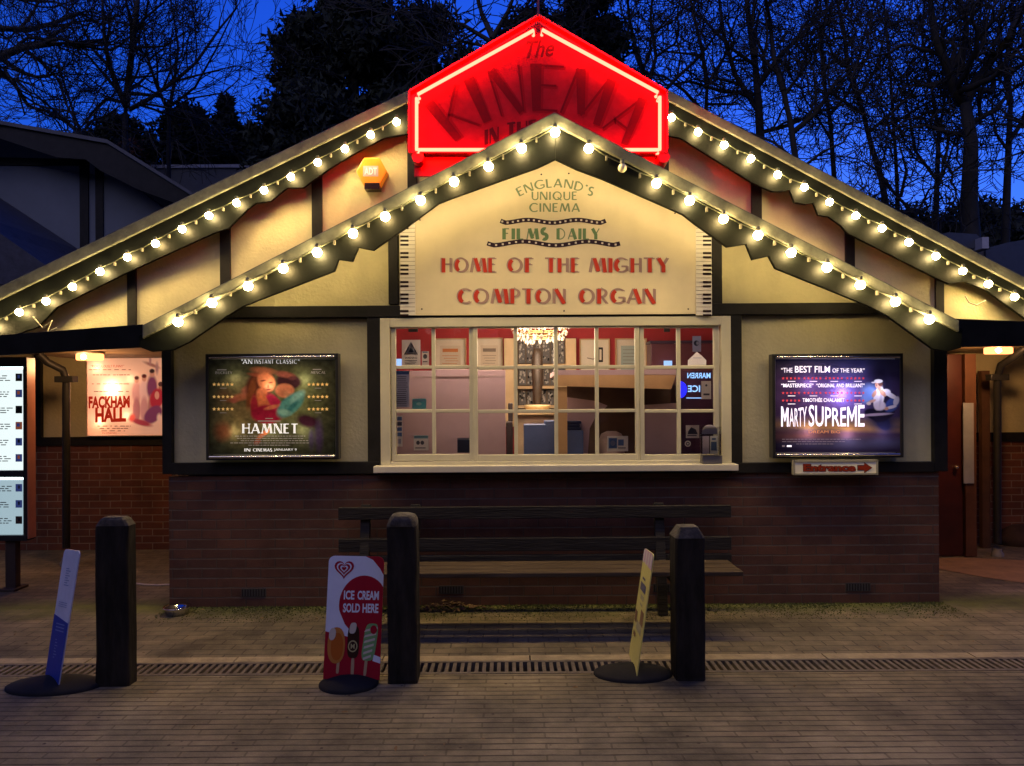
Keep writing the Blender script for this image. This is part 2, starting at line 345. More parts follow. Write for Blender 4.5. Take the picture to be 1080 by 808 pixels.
def painted(x0,y0,x1,y1,Y,nx,ny,fn):
    mb = MB(); us=np.linspace(0,1,nx+1); vs=np.linspace(0,1,ny+1)
    U,V=np.meshgrid(us,vs); C=fn(U,V); C=np.concatenate([np.clip(C,0,1),np.ones(C.shape[:2]+(1,))],-1)
    for v in vs:
        for u in us: mb.v.append(tuple(P(x0+(x1-x0)*u,y0+(y1-y0)*v,Y)))
    for j in range(ny):
        for i in range(nx):
            a=j*(nx+1)+i; mb.f.append((a,a+nx+1,a+nx+2,a+1)); mb.m.append(0); mb.sm.append(False)
    mb.paint=C.reshape(-1,4).astype(np.float32); return mb
def vnoise(U,V,fx,fy,seed=0):
    r=np.random.default_rng(seed); out=0; amp=1
    for o in range(4):
        gx,gy=int(fx*2**o)+2,int(fy*2**o)+2; g=r.random((gy+1,gx+1))
        x=U*(gx-1); y=V*(gy-1); i=np.floor(x).astype(int); j=np.floor(y).astype(int); a=x-i; b=y-j
        a=a*a*(3-2*a); b=b*b*(3-2*b)
        out=out+amp*((g[j,i]*(1-a)+g[j,i+1]*a)*(1-b)+(g[j+1,i]*(1-a)+g[j+1,i+1]*a)*b); amp*=.5
    return out/1.875
def splat(C,U,V,cx,cy,rx,ry,col,soft=.25,ang=0,al=1):
    c,s_=math.cos(math.radians(ang)),math.sin(math.radians(ang)); x=(U-cx); y=(V-cy)
    X=(x*c+y*s_)/rx; Y=(-x*s_+y*c)/ry; d=np.sqrt(X*X+Y*Y); a=np.clip((1+soft-d)/(2*soft),0,1)[...,None]*al
    return C*(1-a)+np.array(col)*a
# ================================================================== GROUND
def pav(name, x0,y0,x1,y1,z):
    mb = MB(); mb.face([(x0,y0,z),(x1,y0,z),(x1,y1,z),(x0,y1,z)]); return struct(name, mb, PAVE)
DN, DF, KF = 4.43, 4.65, 4.745
EARTH = mat('woodland_earth', (.05,.045,.03), .95, var=.3, scale=2, bump=.5, bscale=10)
mb = MB(); mb.face([(-150,-60,-.14),(150,-60,-.14),(150,250,-.14),(-150,250,-.14)]); struct('ground', mb, EARTH)
def slab(name, x0,y0,x1,y1,z,m,b=-.13):
    mb = MB(); mb.box(x0,y0,b,x1,y1,z,0); return struct(name, mb, m)
slab('road', -16,-8,16,DN,0,ROADP)
slab('pavement', -16,KF,16,13.5,0,PAVE)
CONC = mat('concrete_kerb', (.36,.29,.17), .85, var=.3, scale=9, bump=.4, bscale=60)
mb = MB()
for i in range(18):
    x = -8+i*.9; mb.box(x+.004, DF+.001, -.12, x+.896, KF-.002, .004+random.uniform(-.002,.003))
struct('kerb', mb, CONC)
GRATE = mat('worn_iron', (.16,.13,.10), .7, metal=.2, var=.35, scale=12, bump=.3)
DARK = mat('drain_darkness', (.012,.010,.009), .95)
dr = empty('drain_channel', (0,DN+.1,0), 'long slotted iron drain set in the paving in front of the bollards', 'drain')
mb = MB(); mb.box(-8,DN+.001,-.125,8,DF-.001,-.10); obj('channel', mb, DARK, dr)
mb = MB()
mb.box(-8,DN+.001,-.09,8,DN+.03,.003); mb.box(-8,DF-.026,-.09,8,DF-.001,.003)
x=-5.2
while x<5.2:
    j_=random.uniform(-.002,.002); mb.box(x+j_,DN+.03,-.02-random.random()*.01,x+.021+j_,DF-.026,.0015-random.random()*.002); x += .044
obj('grate', mb, GRATE, dr)
mb=MB(); mb.face([G(x,y,.004) for x,y in ((990,600),(1012,604),(1040,609),(1080,615),(1150,625),(1150,598),(1080,591),(1040,589),(1012,588),(990,589))]); struct('path',mb,mat('brown_screed',(.26,.15,.07),.85,var=.25,scale=5,bump=.3,bscale=70))
# moss tufts and leaves
MOSS = mat('moss', (.105,.12,.03), .95, var=.4, scale=20)
mb = MB()
for i in range(15000):
    x=random.uniform(-2.65,3.3); t=random.random()**2.2; y=YW-.012-.42*t
    if random.random()>.35+.65*math.sin(x*3.1+1)**2: continue
    s=random.uniform(.004,.011)*(1-.5*t); a=random.uniform(0,6.28)
    p=Vector((x,y,0)); d=Vector((math.cos(a)*s,math.sin(a)*s*.7,0))
    mb.face([p-d,p+d,p+Vector((random.uniform(-.5,.5)*s,random.uniform(-.5,.5)*s,s*random.uniform(.7,1.5)))])
tag(struct('moss', mb, MOSS, 'stuff'), 'green moss growing along the foot of the brick wall', None)
LEAF = mat('dead_leaf', (.20,.12,.05), .8, var=.5, scale=30)
mb = MB()
def leaf(x,y,z,s):
    a=random.uniform(0,6.28); t=random.uniform(-.5,.5); R=Matrix.Rotation(a,3,'Z')@Matrix.Rotation(t,3,'X')@Matrix.Rotation(random.uniform(-.4,.4),3,'Y')
    q=[R@Vector(v)*s for v in ((-1,0,0),(-.4,-.4,.1),(.4,-.35,.12),(1,0,0),(.4,.4,.1),(-.4,.35,.1))]
    mb.face([Vector((x,y,z))+v for v in q])
for i in range(170):
    x=random.gauss(-.52,.17); leaf(x,YW-.03-abs(random.gauss(0,.08)),.008+random.random()*.05*math.exp(-((x+.52)/.15)**2),random.uniform(.012,.03))
for i in range(120): leaf(random.uniform(-3.5,3.8), random.choice((random.uniform(4.8,5.9),random.uniform(2.9,4.4))), .006, random.uniform(.008,.02))
tag(struct('fallen_leaves', mb, LEAF, 'stuff'), 'dry brown leaves drifted under the bench against the wall', None)
# ================================================================== CINEMA BUILDING
bld = empty('cinema_building', (P(584,638,YW).x, YW, 0), 'half timbered cinema building with cream render, brick base and two stacked gables', 'building')
XL = P(178,500,YW).x; XR = P(990,500,YW).x
ZBK = rect(0,499,10,501,YW)[1]+.007
ZBK = H-(500.3-HZ)*YW/F
mb = MB(); mb.box(XL,YW,0,XR,YW+.22,ZBK); obj('brick_wall', mb, BRICK, bld)
for sx in (0,1):
    mb = MB(); x=XL if sx==0 else XR-.22
    mb.box(x,YW+.221,0,x+.22,9.2,ZBK); obj('brick_wall', mb, BRICKS, bld)
    mb = MB(); mb.box(x+.02,YW+.12,ZBK,x+.2,9.2,2.25); obj('render_panel', mb, RENDER_W, bld)
# window opening numbers
wx0,wz0,wx1,wz1 = rect(402,335,770,490,YW)
CORE = mat('wall_core', (.3,.27,.2), .9)
# wall cores behind render (front face 4cm back)
def px(pts, Y): return [(P(x,y,Y).x,P(x,y,Y).z) for x,y in pts]
def rb(name, x0,y0,x1,y1, yf, yb, m, parent=bld, b=0.0):
    a=rect(x0,y0,x1,y1,YW); mb=MB(); mb.box(a[0],yf,a[1],a[2],yb,a[3],0,b); return obj(name,mb,m,parent)
# two lower render panels as proud sheets, beams between
rb('render_panel',180,332,392,489,YW+.03,YW+.15,RENDER_W)
rb('render_panel',780,332,987,489,YW+.03,YW+.15,RENDER_W)
# gable render (one sheet with the apex), above the window band
gab = px([(240,331),(256,322),(585,150),(934,331),(930,334)],YW)
mb=MB(); mb.prism([(P(215,334,YW).x, P(584,334.6,YW).z),(P(962,334,YW).x, P(584,334.6,YW).z),(P(585,140,YW).x,P(585,140,YW).z)],YW+.03,YW+.15); obj('render_panel',mb,RENDER_W,bld)
# timbers (proud)
T0,T1 = YW-.02, YW+.035
def timber(x0,y0,x1,y1,yf=T0,yb=T1): return bevel(rb('timber_post' if (y1-y0)>(x1-x0) else 'timber_beam',x0,y0,x1,y1,yf,yb,BLACK),.003)
timber(172,352,182,500); timber(388,322.5,403,488); timber(769,322.5,782,488); timber(984,352,998,497)
timber(182.3,487.5,401,500,YW-.024); timber(770,487.5,984,498,YW-.024)
timber(235,321.5,944,333.5,YW-.028,YW+.036)
timber(410,225,420,321); timber(750,225,761,321)
rb('timber_beam',401.5,488.5,769.5,500,YW-.01,YW+.1,BLACK)
# front gable boards
capL=[(150,343),(585,118),(587,131),(150,357)]
capR=[(585,118),(1012,338),(1012,350),(584,131)]
brdL=[(146,354),(586,128),(586,168),(567,177),(536,188),(480,208),(463,214.5),(426,242),(408.5,254),(394,264),(378,261),(372,275.7),(357,273.7),(353,286),(257,322.7),(240,333),(201,360),(183,369),(160,371),(147,366)]
brdR=[(586,128),(1016,347),(1014,367),(999,371),(984,368),(936,333),(914,321.6),(818,283),(811,270),(793.6,274),(787,257.5),(767,260.6),(751,249),(734,237),(720,226),(669,203.6),(636,189),(608,178.6),(586,168)]
def board(name, pts, Y, th, m, rev=False):
    mb=MB(); q=px(pts,Y); mb.prism(q if not rev else q[::-1],Y,Y+th); return obj(name,mb,m,bld)
bevel(board('barge_board',brdL[::-1],YB,.035,BARGE),.003); bevel(board('barge_board',brdR[::-1],YB,.035,BARGE),.003)
bevel(board('edge_capping',capL[::-1],YB-.03,.09,FLASH),.006); bevel(board('edge_capping',capR[::-1],YB-.03,.09,FLASH),.006)
# front roof slopes (slabs running back)
def slope(name, a, b, Y0, Y1, th, m):
    mb=MB(); A=P(*a,Y0); B=P(*b,Y0); mb.prism([(A.x,A.z),(A.x,A.z-th),(B.x,B.z-th),(B.x,B.z)][::(1 if A.x>B.x else -1)],Y0+.036,Y1); return obj(name,mb,m,bld)
slope('roof_slope',(151,345.5),(585,121),YB,YP+.3,.05,ROOF); slope('roof_slope',(1010,340),(585.3,121),YB,YP+.3,.05,ROOF)
# rope light tucked behind the front boards, lighting the gable
ROPE = emat('rope_light', (1,.72,.34), 72)
rl = empty('rope_light', P(585,150,YB+.08), 'thin warm rope light tucked behind the front gable boards', 'light')
for pts in ([(252,318),(340,278),(357,266),(394,252),(426,236),(480,209),(536,192),(586,171)],[(586,171),(636,193),(669,203),(720,226),(751,240),(790,256),(815,272),(915,318)]):
    mb=MB(); mb.tube([P(x,y-9,YB+.07) for x,y in pts],.004,6); obj('rope',mb,ROPE,rl)
# ---- window
win = MB(); win.box(wx0,YW-.035,wz0,wx0+.075,YW+.10,wz1); win.box(wx1-.075,YW-.035,wz0,wx1,YW+.10,wz1)
win.box(wx0+.075,YW-.035,wz1-.07,wx1-.075,YW+.10,wz1); win.box(wx0+.075,YW-.035,wz0,wx1-.075,YW+.10,wz0+.03)
wo = bevel(obj('window',win,SASH,bld),.004)
mb=MB(); a=rect(394.5,490.5,778,497.5,YW-.1); mb.box(a[0],YW-.13,a[1],a[2],YW+.1,a[3]); bevel(obj('sill',mb,SILL,wo),.005)
cols=[(413,500.0,[457.5]),(499.8,674,[544,586.5,629.5]),(674.5,758,[716])]
rows=[(346.5,386),(388.5,432),(435,478.5)]
for (x0,x1,ms) in cols:
    mb=MB(); mid = (x0==499.8); yo = YW-.022 if mid else YW-.012
    o=rect(x0,341,x1,486,YW); fr=.035 if not mid else .03; bot=.05
    mb.box(o[0],yo,o[1],o[0]+fr,yo+.045,o[3]); mb.box(o[2]-fr,yo,o[1],o[2],yo+.045,o[3])
    mb.box(o[0]+fr,yo,o[3]-.036,o[2]-fr,yo+.045,o[3]); mb.box(o[0]+fr,yo,o[1],o[2]-fr,yo+.045,o[1]+bot)
    for xm in ms:
        c=P(xm,410,YW).x; mb.box(c-.014,yo+.006,o[1]+bot,c+.014,yo+.04,o[3]-.036)
    xs=[o[0]+fr]+[P(xm,410,YW).x for xm in ms]+[o[2]-fr]
    for ym in (387.3,433.5):
        z=P((x0+x1)/2,ym,YW).z
        for k in range(len(xs)-1):
            l=xs[k]+(.014 if k else 0); r_=xs[k+1]-(.014 if k<len(xs)-2 else 0); mb.box(l,yo+.006,z-.013,r_,yo+.04,z+.013)
    s_=bevel(obj('sash',mb,SASH,wo),.003,1)
g=MB(); g.box(wx0+.075,YW+.012,wz0+.03,wx1-.075,YW+.016,wz1-.07); obj('glass',g,GLASS,wo)
# ---- back gable wall (render + posts)
bg=[(-60,352),(-60,330),(60,300),(432,112),(570,45),(703,112),(1150,345),(1150,352)]
mb=MB(); q=px(bg,YP); q[0]=(q[0][0],2.06); q[-1]=(q[-1][0],2.06); a_,b_=P(268,500,YW).x-.25,P(900,500,YW).x+.25; q+=[(b_,2.06),(b_,2.52),(a_,2.52),(a_,2.06)]; mb.prism(q[::-1],YP,YP+.15); obj('render_panel',mb,RENDER_W,bld)
def bpost(x0,x1,y0,y1):
    a=rect(x0,y0,x1,y1,YP-.02); mb=MB(); mb.box(a[0],YP-.022,a[1],a[2],YP+.01,a[3]); bevel(obj('timber_post',mb,BLACK,bld),.003)
for x0,x1,y0 in ((134,143.5,262),(232,243,215),(329,340,168),(430,440,118),(700,706,118),(793,804,168),(892,902,222),(987,996,270)): bpost(x0,x1,y0,350)
kcapL=[(-40,321),(433,94),(433,106),(-40,335)]; kcapR=[(704,94),(1120,313),(1120,325),(704,105)]
kL=[(-40,330),(433,102),(430,141),(405,145.5),(370,164),(346,179),(320,198),(303,198),(293,206),(286,212),(270,214),(261,221),(241,241),(225,246),(135,287),(60,324),(40,345),(-40,372)]
kR=[(704,101),(1120,321),(1120,358),(1080,335),(1040,306),(1018,297),(1001,299.5),(987,293),(894,246),(887,238),(874,228.5),(863,227),(858,214),(850,215.5),(838,213.5),(833,200),(825,202),(814,202),(794,193),(718,145.6),(704,143)]
bevel(board('barge_board',kL[::-1],YK,.035,BARGE),.003); bevel(board('barge_board',kR[::-1],YK,.035,BARGE),.003)
bevel(board('edge_capping',kcapL[::-1],YK-.03,.09,FLASH),.006); bevel(board('edge_capping',kcapR[::-1],YK-.03,.09,FLASH),.006)
# join behind the neon sign
board('barge_board',[(433,102),(568,35),(704,101),(704,143),(568,78),(433,141)][::-1],YK+.001,.03,BARGE)
slope('roof_slope',(-200,400),(568.5,30),YK,16,.06,ROOF); slope('roof_slope',(1290,405),(568.5,30),YK,16,.06,ROOF)
# eaves fascia left and right of the front gable
def fascia(pts, Y0, Y1, xs):
    # top/bottom given at two ends (px,topy,boty,Y)
    (xa,ta,ba,Ya),(xb,tb,bb,Yb)=pts
    A0=P(xa,ta,Ya);A1=P(xa,ba,Ya);B0=P(xb,tb,Yb);B1=P(xb,bb,Yb); d=Vector((0,.05,0))
    mb=MB(); mb.add([A1,B1,B0,A0,A1+d,B1+d,B0+d,A0+d],[(0,1,2,3),(7,6,5,4),(3,2,6,7),(1,0,4,5),(0,3,7,4),(2,1,5,6)]); return mb
FAS = mat('dark_green_fascia', (.016,.016,.013), .75, var=.3, scale=4, spec=.08)
bevel(obj('fascia',fascia(((-60,358,378,YB+.35),(150,342,366,YB+.06)),0,0,0),FAS,bld),.004)
bevel(obj('fascia',fascia(((1008,336,366,YB+.06),(1140,341,364,YB+.3)),0,0,0),FAS,bld),.004)
for (x0,x1,ya) in ((-60,160,2.02),(1005,1140,2.02)):
    a=P(x0,350,YB+.2); b=P(x1,350,YB+.2); mb=MB(); mb.box(a.x*1.1 if x0<0 else a.x,YB+.8,2.075,b.x if x0<0 else b.x*1.15,YP+.0,2.095)
    obj('canopy_roof',mb,ROOF,bld)
    mb=MB(); mb.box(a.x*1.1 if x0<0 else a.x+.0,YB+.3,2.045,b.x-.0 if x0<0 else b.x*1.4,8.6,2.07); obj('soffit',mb,SOFFIT,bld)
# recessed side walls: left
YLW = G(100,580).y; YRW = G(1060,573).y
xl=P(-120,500,YLW).x
zl=H-(465-HZ+2.8*-1)*YLW/F
mb=MB(); mb.box(xl,YLW,0,XL+.05,YLW+.2,H-(466-3-HZ)*YLW/F); obj('brick_wall',mb,BRICKR,bld)
mb=MB(); mb.box(xl,YLW+.03,H-(466-3-HZ)*YLW/F,XL+.05,YLW+.2,2.4); obj('render_panel',mb,RENDER_W,bld)
mb=MB(); mb.box(xl,YLW-.02,H-(470-3-HZ)*YLW/F,XL-.0,YLW+.04,H-(461-3-HZ)*YLW/F); obj('timber_beam',mb,BLACK,bld)
a=rect(37,360,44,462,YLW); mb=MB(); mb.box(a[0],YLW-.02,a[1],a[2],YLW+.04,2.2); obj('timber_post',mb,BLACK,bld)
xr=P(1160,500,YRW).x
zz=H-(460+3.3-HZ)*YRW/F; zz2=H-(456+3.3-HZ)*YRW/F
mb=MB(); mb.box(XR+.0,YRW,0,xr,YRW+.2,zz); obj('brick_wall',mb,BRICKR,bld)
mb=MB(); mb.box(XR+.0,YRW+.03,zz,xr,YRW+.2,2.4); obj('render_panel',mb,RENDER_W,bld)
mb=MB(); mb.box(XR+.05,YRW-.02,zz-.06,xr,YRW+.04,zz+.04); obj('timber_beam',mb,BLACK,bld)
# door, open, at the right
YD=G(1000,587).y-.02
DOOR = mat('dark_red_door', (.055,.012,.008), .35, var=.25, scale=5)
d0=P(985,587,YD); d1=P(1016,587,YD)
mb=MB(); mb.box(d0.x-.25,YD,.01,d1.x,YD+.05,2.0); dr_=bevel(obj('door',mb,DOOR,bld,'dark red wooden door folded open at the side of the front block'),.004)
DEDGE = mat('door_edge_timber', (.11,.042,.018), .5, var=.3, scale=4)
a=rect(1016.5,371,1028,587,YD); mb=MB(); mb.box(a[0],YD-.03,.01,a[2],YD+.06,2.0); obj('door_edge',mb,DEDGE,dr_)
a=rect(1016,425,1027,510,YD-.04); mb=MB(); mb.box(a[0],YD-.045,a[1],a[2],YD-.032,a[3]); bevel(obj('push_plate',mb,mat('grey_plate',(.42,.45,.5),.35,metal=.4),dr_),.002)
p=P(1009,493,YD-.03); mb=MB(); mb.lathe((0,0,0),[(0,0),(.01,0),(.016,.01),(.02,.03),(.016,.045),(0,.05)],12); mb.v=[(p.x+x,p.y+.03-z,p.z+y) for x,y,z in mb.v]; obj('handle',mb,METAL,dr_)
# air bricks
for ax,ay in ((268,625),(476,622),(702,620),(905,619)):
    a=rect(ax-13,ay-4.5,ax+13,ay+4.5,YW); mb=MB(); mb.box(a[0],YW-.004,a[1],a[2],YW+.01,a[3])
    for k in range(9):
        x=a[0]+(k+.5)*(a[2]-a[0])/9; mb.box(x-.006,YW-.007,a[1]+.006,x+.002,YW-.003,a[3]-.006,1)
    obj('air_brick',mb,[mat('air_brick_grey',(.05,.045,.045),.8),DARK],bld)
# interior room
XI0=P(268,500,YW).x-.23; XI1=P(900,500,YW).x+.23
RED = mat('red_plaster', (.42,.03,.035), .75, var=.08)
ROOMF = mat('brown_carpet', (.09,.05,.04), .95)
mb=MB(); mb.box(XI0+.23,8.42,0,XI1-.23,8.5,2.51); obj('room_wall',mb,RED,bld)
mb=MB(); mb.box(XI0+.23,YW+.24,2.48,XI1-.23,8.41,2.51); obj('room_wall',mb,mat('ceiling_paint',(.6,.55,.45),.8),bld,'pale ceiling of the kiosk room')
mb=MB(); mb.box(XI0+.23,YW+.24,.01,XI1-.23,8.41,.03); obj('room_floor',mb,ROOMF,bld)
for x in (XI0+.235,XI1-.265):
    mb=MB(); mb.box(x,YW+.24,.03,x+.03,8.41,2.47); obj('room_wall',mb,RED,bld)
# wall core so no light leaks between panels
mb=MB(); mb.box(XL+.21,YW+.151,ZBK-.1,wx0+.005,YW+.2,2.2); mb.box(wx1-.005,YW+.151,ZBK-.1,XR-.21,YW+.2,2.2); mb.box(wx0-.5,YW+.151,wz1-.01,wx1+.5,YW+.2,2.5)
mb.box(wx0,YW+.09,ZBK-.1,wx1,YW+.2,wz0+.0); obj('inner_wall',mb,CORE,bld)
# ================================================================== DRAINPIPES
PIPE = mat('black_pipe', (.02,.02,.02), .4, var=.3)
def pipe(label, pts, Ys, r, brk):
    q=[P(x,y,Y) for (x,y),Y in zip(pts,Ys)]; o=empty('drainpipe',(q[-1].x,q[-1].y,0),label,'drainpipe','black drainpipes under the eaves')
    mb=MB(); mb.tube(q,r,12); obj('pipe',mb,PIPE,o)
    c=q[brk]; mb=MB(); mb.box(c.x-.09,c.y-.05,c.z-.03,c.x+.09,c.y+.05,c.z+.03); bevel(obj('bracket',mb,PIPE,o),.006)
    b=q[-1]; mb=MB(); mb.lathe((b.x,b.y,0),[(r*1.6,0),(r*1.6,.03),(r*1.15,.05),(r*1.1,.08)],14); obj('foot',mb,mat('pipe_foot',(.22,.2,.17),.6),o)
pipe('black drainpipe standing before the brick wall below the ceiling lamp at the bright film poster',[(40,372),(50,382),(66,390),(70,400),(70,470),(70,578)],[7.2,7.3,7.4,7.45,7.45,7.45],.035,3)
pipe('black drainpipe beside the open dark red door',[(1085,364),(1070,376),(1056,385),(1052,398),(1052,470),(1052,573)],[7.2,7.3,7.5,7.6,7.6,7.6],.035,3)
wp=rect(1036,385,1044.5,574,8.0); mb=MB(); mb.box(wp[0],8.0,0,wp[2],8.06,1.85); obj('timber_post',mb,mat('brown_post',(.10,.045,.02),.6,var=.3),bld)
# slumped sack
mb=MB(); c=G(1078,574); prof=[(.02,.215),(.10,.205),(.2,.15),(.27,.08),(.28,.03),(.26,0)]; mb.lathe((c.x,c.y,0),prof[::-1],20,sy=.7)
so=obj('sack',mb,mat('dark_sacking',(.05,.025,.016),.9,var=.4,bump=.8,bscale=12),None,loc=(c.x,c.y,0)); tag(so,'dark brown sack slumped on the ground against the brick wall by the drainpipe','sack')
# ================================================================== LAMPS under canopy
def canopy_lamp(px0,py0,Y,label,s):
    c=P(px0,py0,Y); c.z=2.012; o=empty('ceiling_lamp',c,label,'lamp','lamps under the canopy')
    w=.115
    mb=MB(); mb.box(c.x-w,c.y-.05,c.z+.012,c.x+w,c.y+.05,c.z+.03); bevel(obj('mounting_plate',mb,mat('lamp_plate',(.5,.4,.3),.5),o),.004)
    mb=MB(); mb.box(c.x-w+.005,c.y-.045,c.z-.05,c.x+w-.005,c.y+.045,c.z+.011); bevel(obj('diffuser',mb,emat('lamp_diffuser',(1,.30,.09),3.0),o),.012)
    l=bpy.data.lights.new('lamp_glow','POINT'); l.energy=s; l.color=(1,.50,.20); l.shadow_soft_size=.05
    lo=bpy.data.objects.new('lamp_glow',l); link(lo); lo.parent=o; lo.location=(0,-.0,-.10)
    mb=MB(); mb.lathe((c.x-.03,c.y-.05,c.z-.02),[(0,-.022),(.02,-.012),(.024,0),(.02,.012),(0,.022)],12); obj('bulb',mb,emat('lamp_core',(1,.72,.4),60),o)
canopy_lamp(95,374,7.0,'glowing orange lamp on the soffit above the bright film poster',15)
canopy_lamp(1053,369.5,6.9,'glowing orange lamp on the soffit above the drainpipe and open red door',22)
# ================================================================== STRING LIGHTS
BULBS = [emat('warm_bulb',(1,.70,.28),195),emat('warm_bulb_bright',(1,.72,.30),225),emat('warm_bulb_dim',(1,.68,.26),160)]
DEAD = mat('dead_bulb',(.8,.72,.5),.2)
HOLD = mat('lamp_holder',(.08,.08,.06),.4)
def string(label, pts, Y, unlit=()):
    o=empty('string_lights',P(*pts[len(pts)//2],Y),label,'string lights','strings of round festoon bulbs on the gable boards')
    bases={}; path=[]; rb_=random.Random(len(label))
    for i,(x,y) in enumerate(pts):
        c=P(x+rb_.uniform(-.6,.6),y+rb_.uniform(-.8,.8),Y); path.append(c+Vector((0,.02,.04)))
        if i<len(pts)-1:
            n=P(*pts[i+1],Y); path.append((c+n)/2+Vector((0,.028,.040-.006+rb_.uniform(-.006,.006))))
        k=3 if i in unlit else rb_.choice((0,0,1,2))
        if k not in bases:
            mb=MB(); r=.0315
            mb.lathe(c,[(r*math.sin(a*math.pi/12)+1e-4,-r*math.cos(a*math.pi/12)) for a in range(0,13)],18)
            b=obj('bulb',mb,DEAD if k==3 else BULBS[k],o,'unlit bulb in the string' if k==3 else None,loc=c)
            mb=MB(); mb.lathe(c,[(.016,.026),(.016,.054),(.010,.062),(0,.062)],12); h=obj('lamp_holder',mb,HOLD,b,loc=c)
            bases[k]=(b,h)
        else:
            b=bases[k][0].copy(); link(b); b.parent=o; b.location=c-ORG[o.name]
            h=bases[k][1].copy(); link(h); h.parent=b
        # small clip
    mb=MB(); mb.tube(path,.0045,6)
    for i in range(len(pts)-1):
        a=P(*pts[i],Y); b=P(*pts[i+1],Y); c=a.lerp(b,.55)+Vector((0,.03,.015)); mb.box(c.x-.006,c.y-.01,c.z-.012,c.x+.006,c.y+.02,c.z+.018,1)
    obj('cable',mb,[mat('cable',(.05,.055,.03),.5),mat('clip',(.16,.15,.11),.5)],o)
string('string of bulbs along the left board of the lower gable',[(586,139),(550,156),(515,175),(479,192),(443,211),(407,229),(372,247),(335,266),(299,284),(262,302),(224,320),(188,340)],YBULB)
string('string of bulbs with one dead bulb along the right board of the lower gable',[(621,157),(656,177),(692,194),(727,212),(763,231),(799,248),(835,266),(872,283),(908,301),(944,319),(980,337)],YBULB,unlit=(1,))
string('string of bulbs along the left board of the upper gable, beside the orange alarm box',[(418,128),(391,142),(364,157),(335,171),(307,186),(279,200),(250,214),(221,228),(192,242),(164,257),(135,271),(106,287),(77,302),(49,317),(20,330),(-9,344),(-38,358)],YKB)
string('string of bulbs along the right board of the upper gable, beside the red neon sign',[(709,124),(736,139),(764,153),(792,168),(820,184),(848,198),(875,213),(903,228),(931,241),(959,256),(987,270),(1015,286),(1042,300),(1070,313),(1098,328),(1126,342)],YKB)
# loose cable ends
for nm,pts,Y in (('loose_cable',[(35,334),(45,346),(55,338),(50,350),(60,346)],YK-.05),('loose_cable',[(1018,312),(1022,319),(1030,322),(1040,317)],YK-.05)):
    mb=MB(); mb.tube([P(x,y,Y) for x,y in pts],.006,6); c=P(*pts[0],Y)
    tag(obj(nm,mb,mat('loose',(.45,.42,.3),.4),None,loc=c),('pale cable tangle hanging from the upper gable board above the display case' if pts[0][0]<500 else 'pale curved cable end on the upper gable board above the red door lamp'),'cable')
# ================================================================== NEON SIGN
YN=6.80
ns=empty('neon_sign',P(568,165,YN),'large red neon cinema sign with a pointed top standing on the upper gable','sign')
REDM = mat('red_sign_metal',(.30,.012,.015),.35,var=.06)
FACE = mat('sign_face',(.085,.008,.020),.6,spec=.2,var=.35,scale=3)
out=[(432,97),(568,17),(703,97),(703,161),(432,161)]
mb=MB(); mb.prism(px(out,YN)[::-1],YN+.02,YN+.16); bevel(obj('case',mb,REDM,ns),.006)
inn=[(437,100.5),(568,23.5),(698,100.5),(698,157),(437,157)]
mb=MB(); mb.prism(px(inn,YN)[::-1],YN+.012,YN+.019); obj('face',mb,FACE,ns)
mb=MB()
for i in range(5):      # raised lip
    a=P(*out[i],YN); b=P(*out[(i+1)%5],YN); mb.beam(a+Vector((0,-.005,0)),b+Vector((0,-.005,0)),.05,.018)
obj('rim',mb,REDM,ns)
NEON = emat('neon_tube',(1,.0048,.0027),130)
nr=P(0,0,1)
tub=[[(439.5,158),(439.5,103.5)],[(441,99.5),(563,32)],[(572,31.5),(694,97.5)],[(696,102),(696,158)],[(695,158),(560,158)],[(559,158),(441,158)]]
for t in tub:
    mb=MB(); pts=[P(x,y,YN-.085) for x,y in t]; d=Vector((0,.095,0)); mb.tube([pts[0]+d]+pts+[pts[1]+d],.0145,10); obj('neon_tube',mb,NEON,ns)
mb=MB()
for t in tub[:5]:
    for x,y in t:
        p=P(x,y,YN-.07); mb.box(p.x-.012,p.y,p.z-.014,p.x+.012,p.y+.085,p.z+.014)
obj('tube_support',mb,mat('support',(.5,.2,.15),.4),ns)
INKD=ink('dark_red',(.030,.003,.008)); INKR=ink('mid_red',(.055,.005,.012)); INKB=ink('near_black',(.015,.008,.01))
cv=Canvas(pxmap(YN+.010))
# KINEMA on an arc
def arcf(cx,cy,rad,mid):
    def f(x,y):
        t=(x-mid)/rad; r_=rad+(cy-rad*0-y); return (cx+r_*math.sin(t), cy-r_*math.cos(t))
    return f
for ch,a0,a1 in (('K',-40.5,-27),('I',-25.5,-22),('N',-17.5,-6),('E',-2.2,9),('M',9.5,28.5),('A',30.5,43.5)):
    def fan(x,y,a0=a0,a1=a1):
        t=math.radians(a0+(a1-a0)*x); r_=133+50*(1-y); return (568+r_*math.sin(t)*1.0, 250-r_*math.cos(t))
    cv.deco(ch,.05,.03,1.05,1.03,1,0,thick=.20,thin=.07,f=fan)
    cv.deco(ch,0,0,1,1,0,1,thick=.17,thin=.045,f=fan)
cv.deco('IN',512,134,526,150,2,0,thick=.3,thin=.12,f=lambda x,y:(x,y-(x-512)*.25+3))
cv.deco('THE',535,130,566,147,2,0,thick=.3,thin=.12,f=lambda x,y:(x,y-(x-535)*.12))
cv.text('The',551,43,583,62,2,0,bold=.02,f=lambda x,y:(x+(62-y)*.25,y-(x-553)*.08))
obj('lettering',cv.mb,[INKD,INKR,INKB],ns)
for x in (441,700):     # round feet
    p=P(x,166,YN); mb=MB(); mb.tube([p+Vector((0,-.02,0)),p+Vector((0,.16,0))],.055,8); obj('foot',mb,REDM,ns)
p=P(568,17,YN+.08); mb=MB(); mb.tube([p,p+Vector((0,0,.2))],.012,8); obj('finial',mb,REDM,ns)
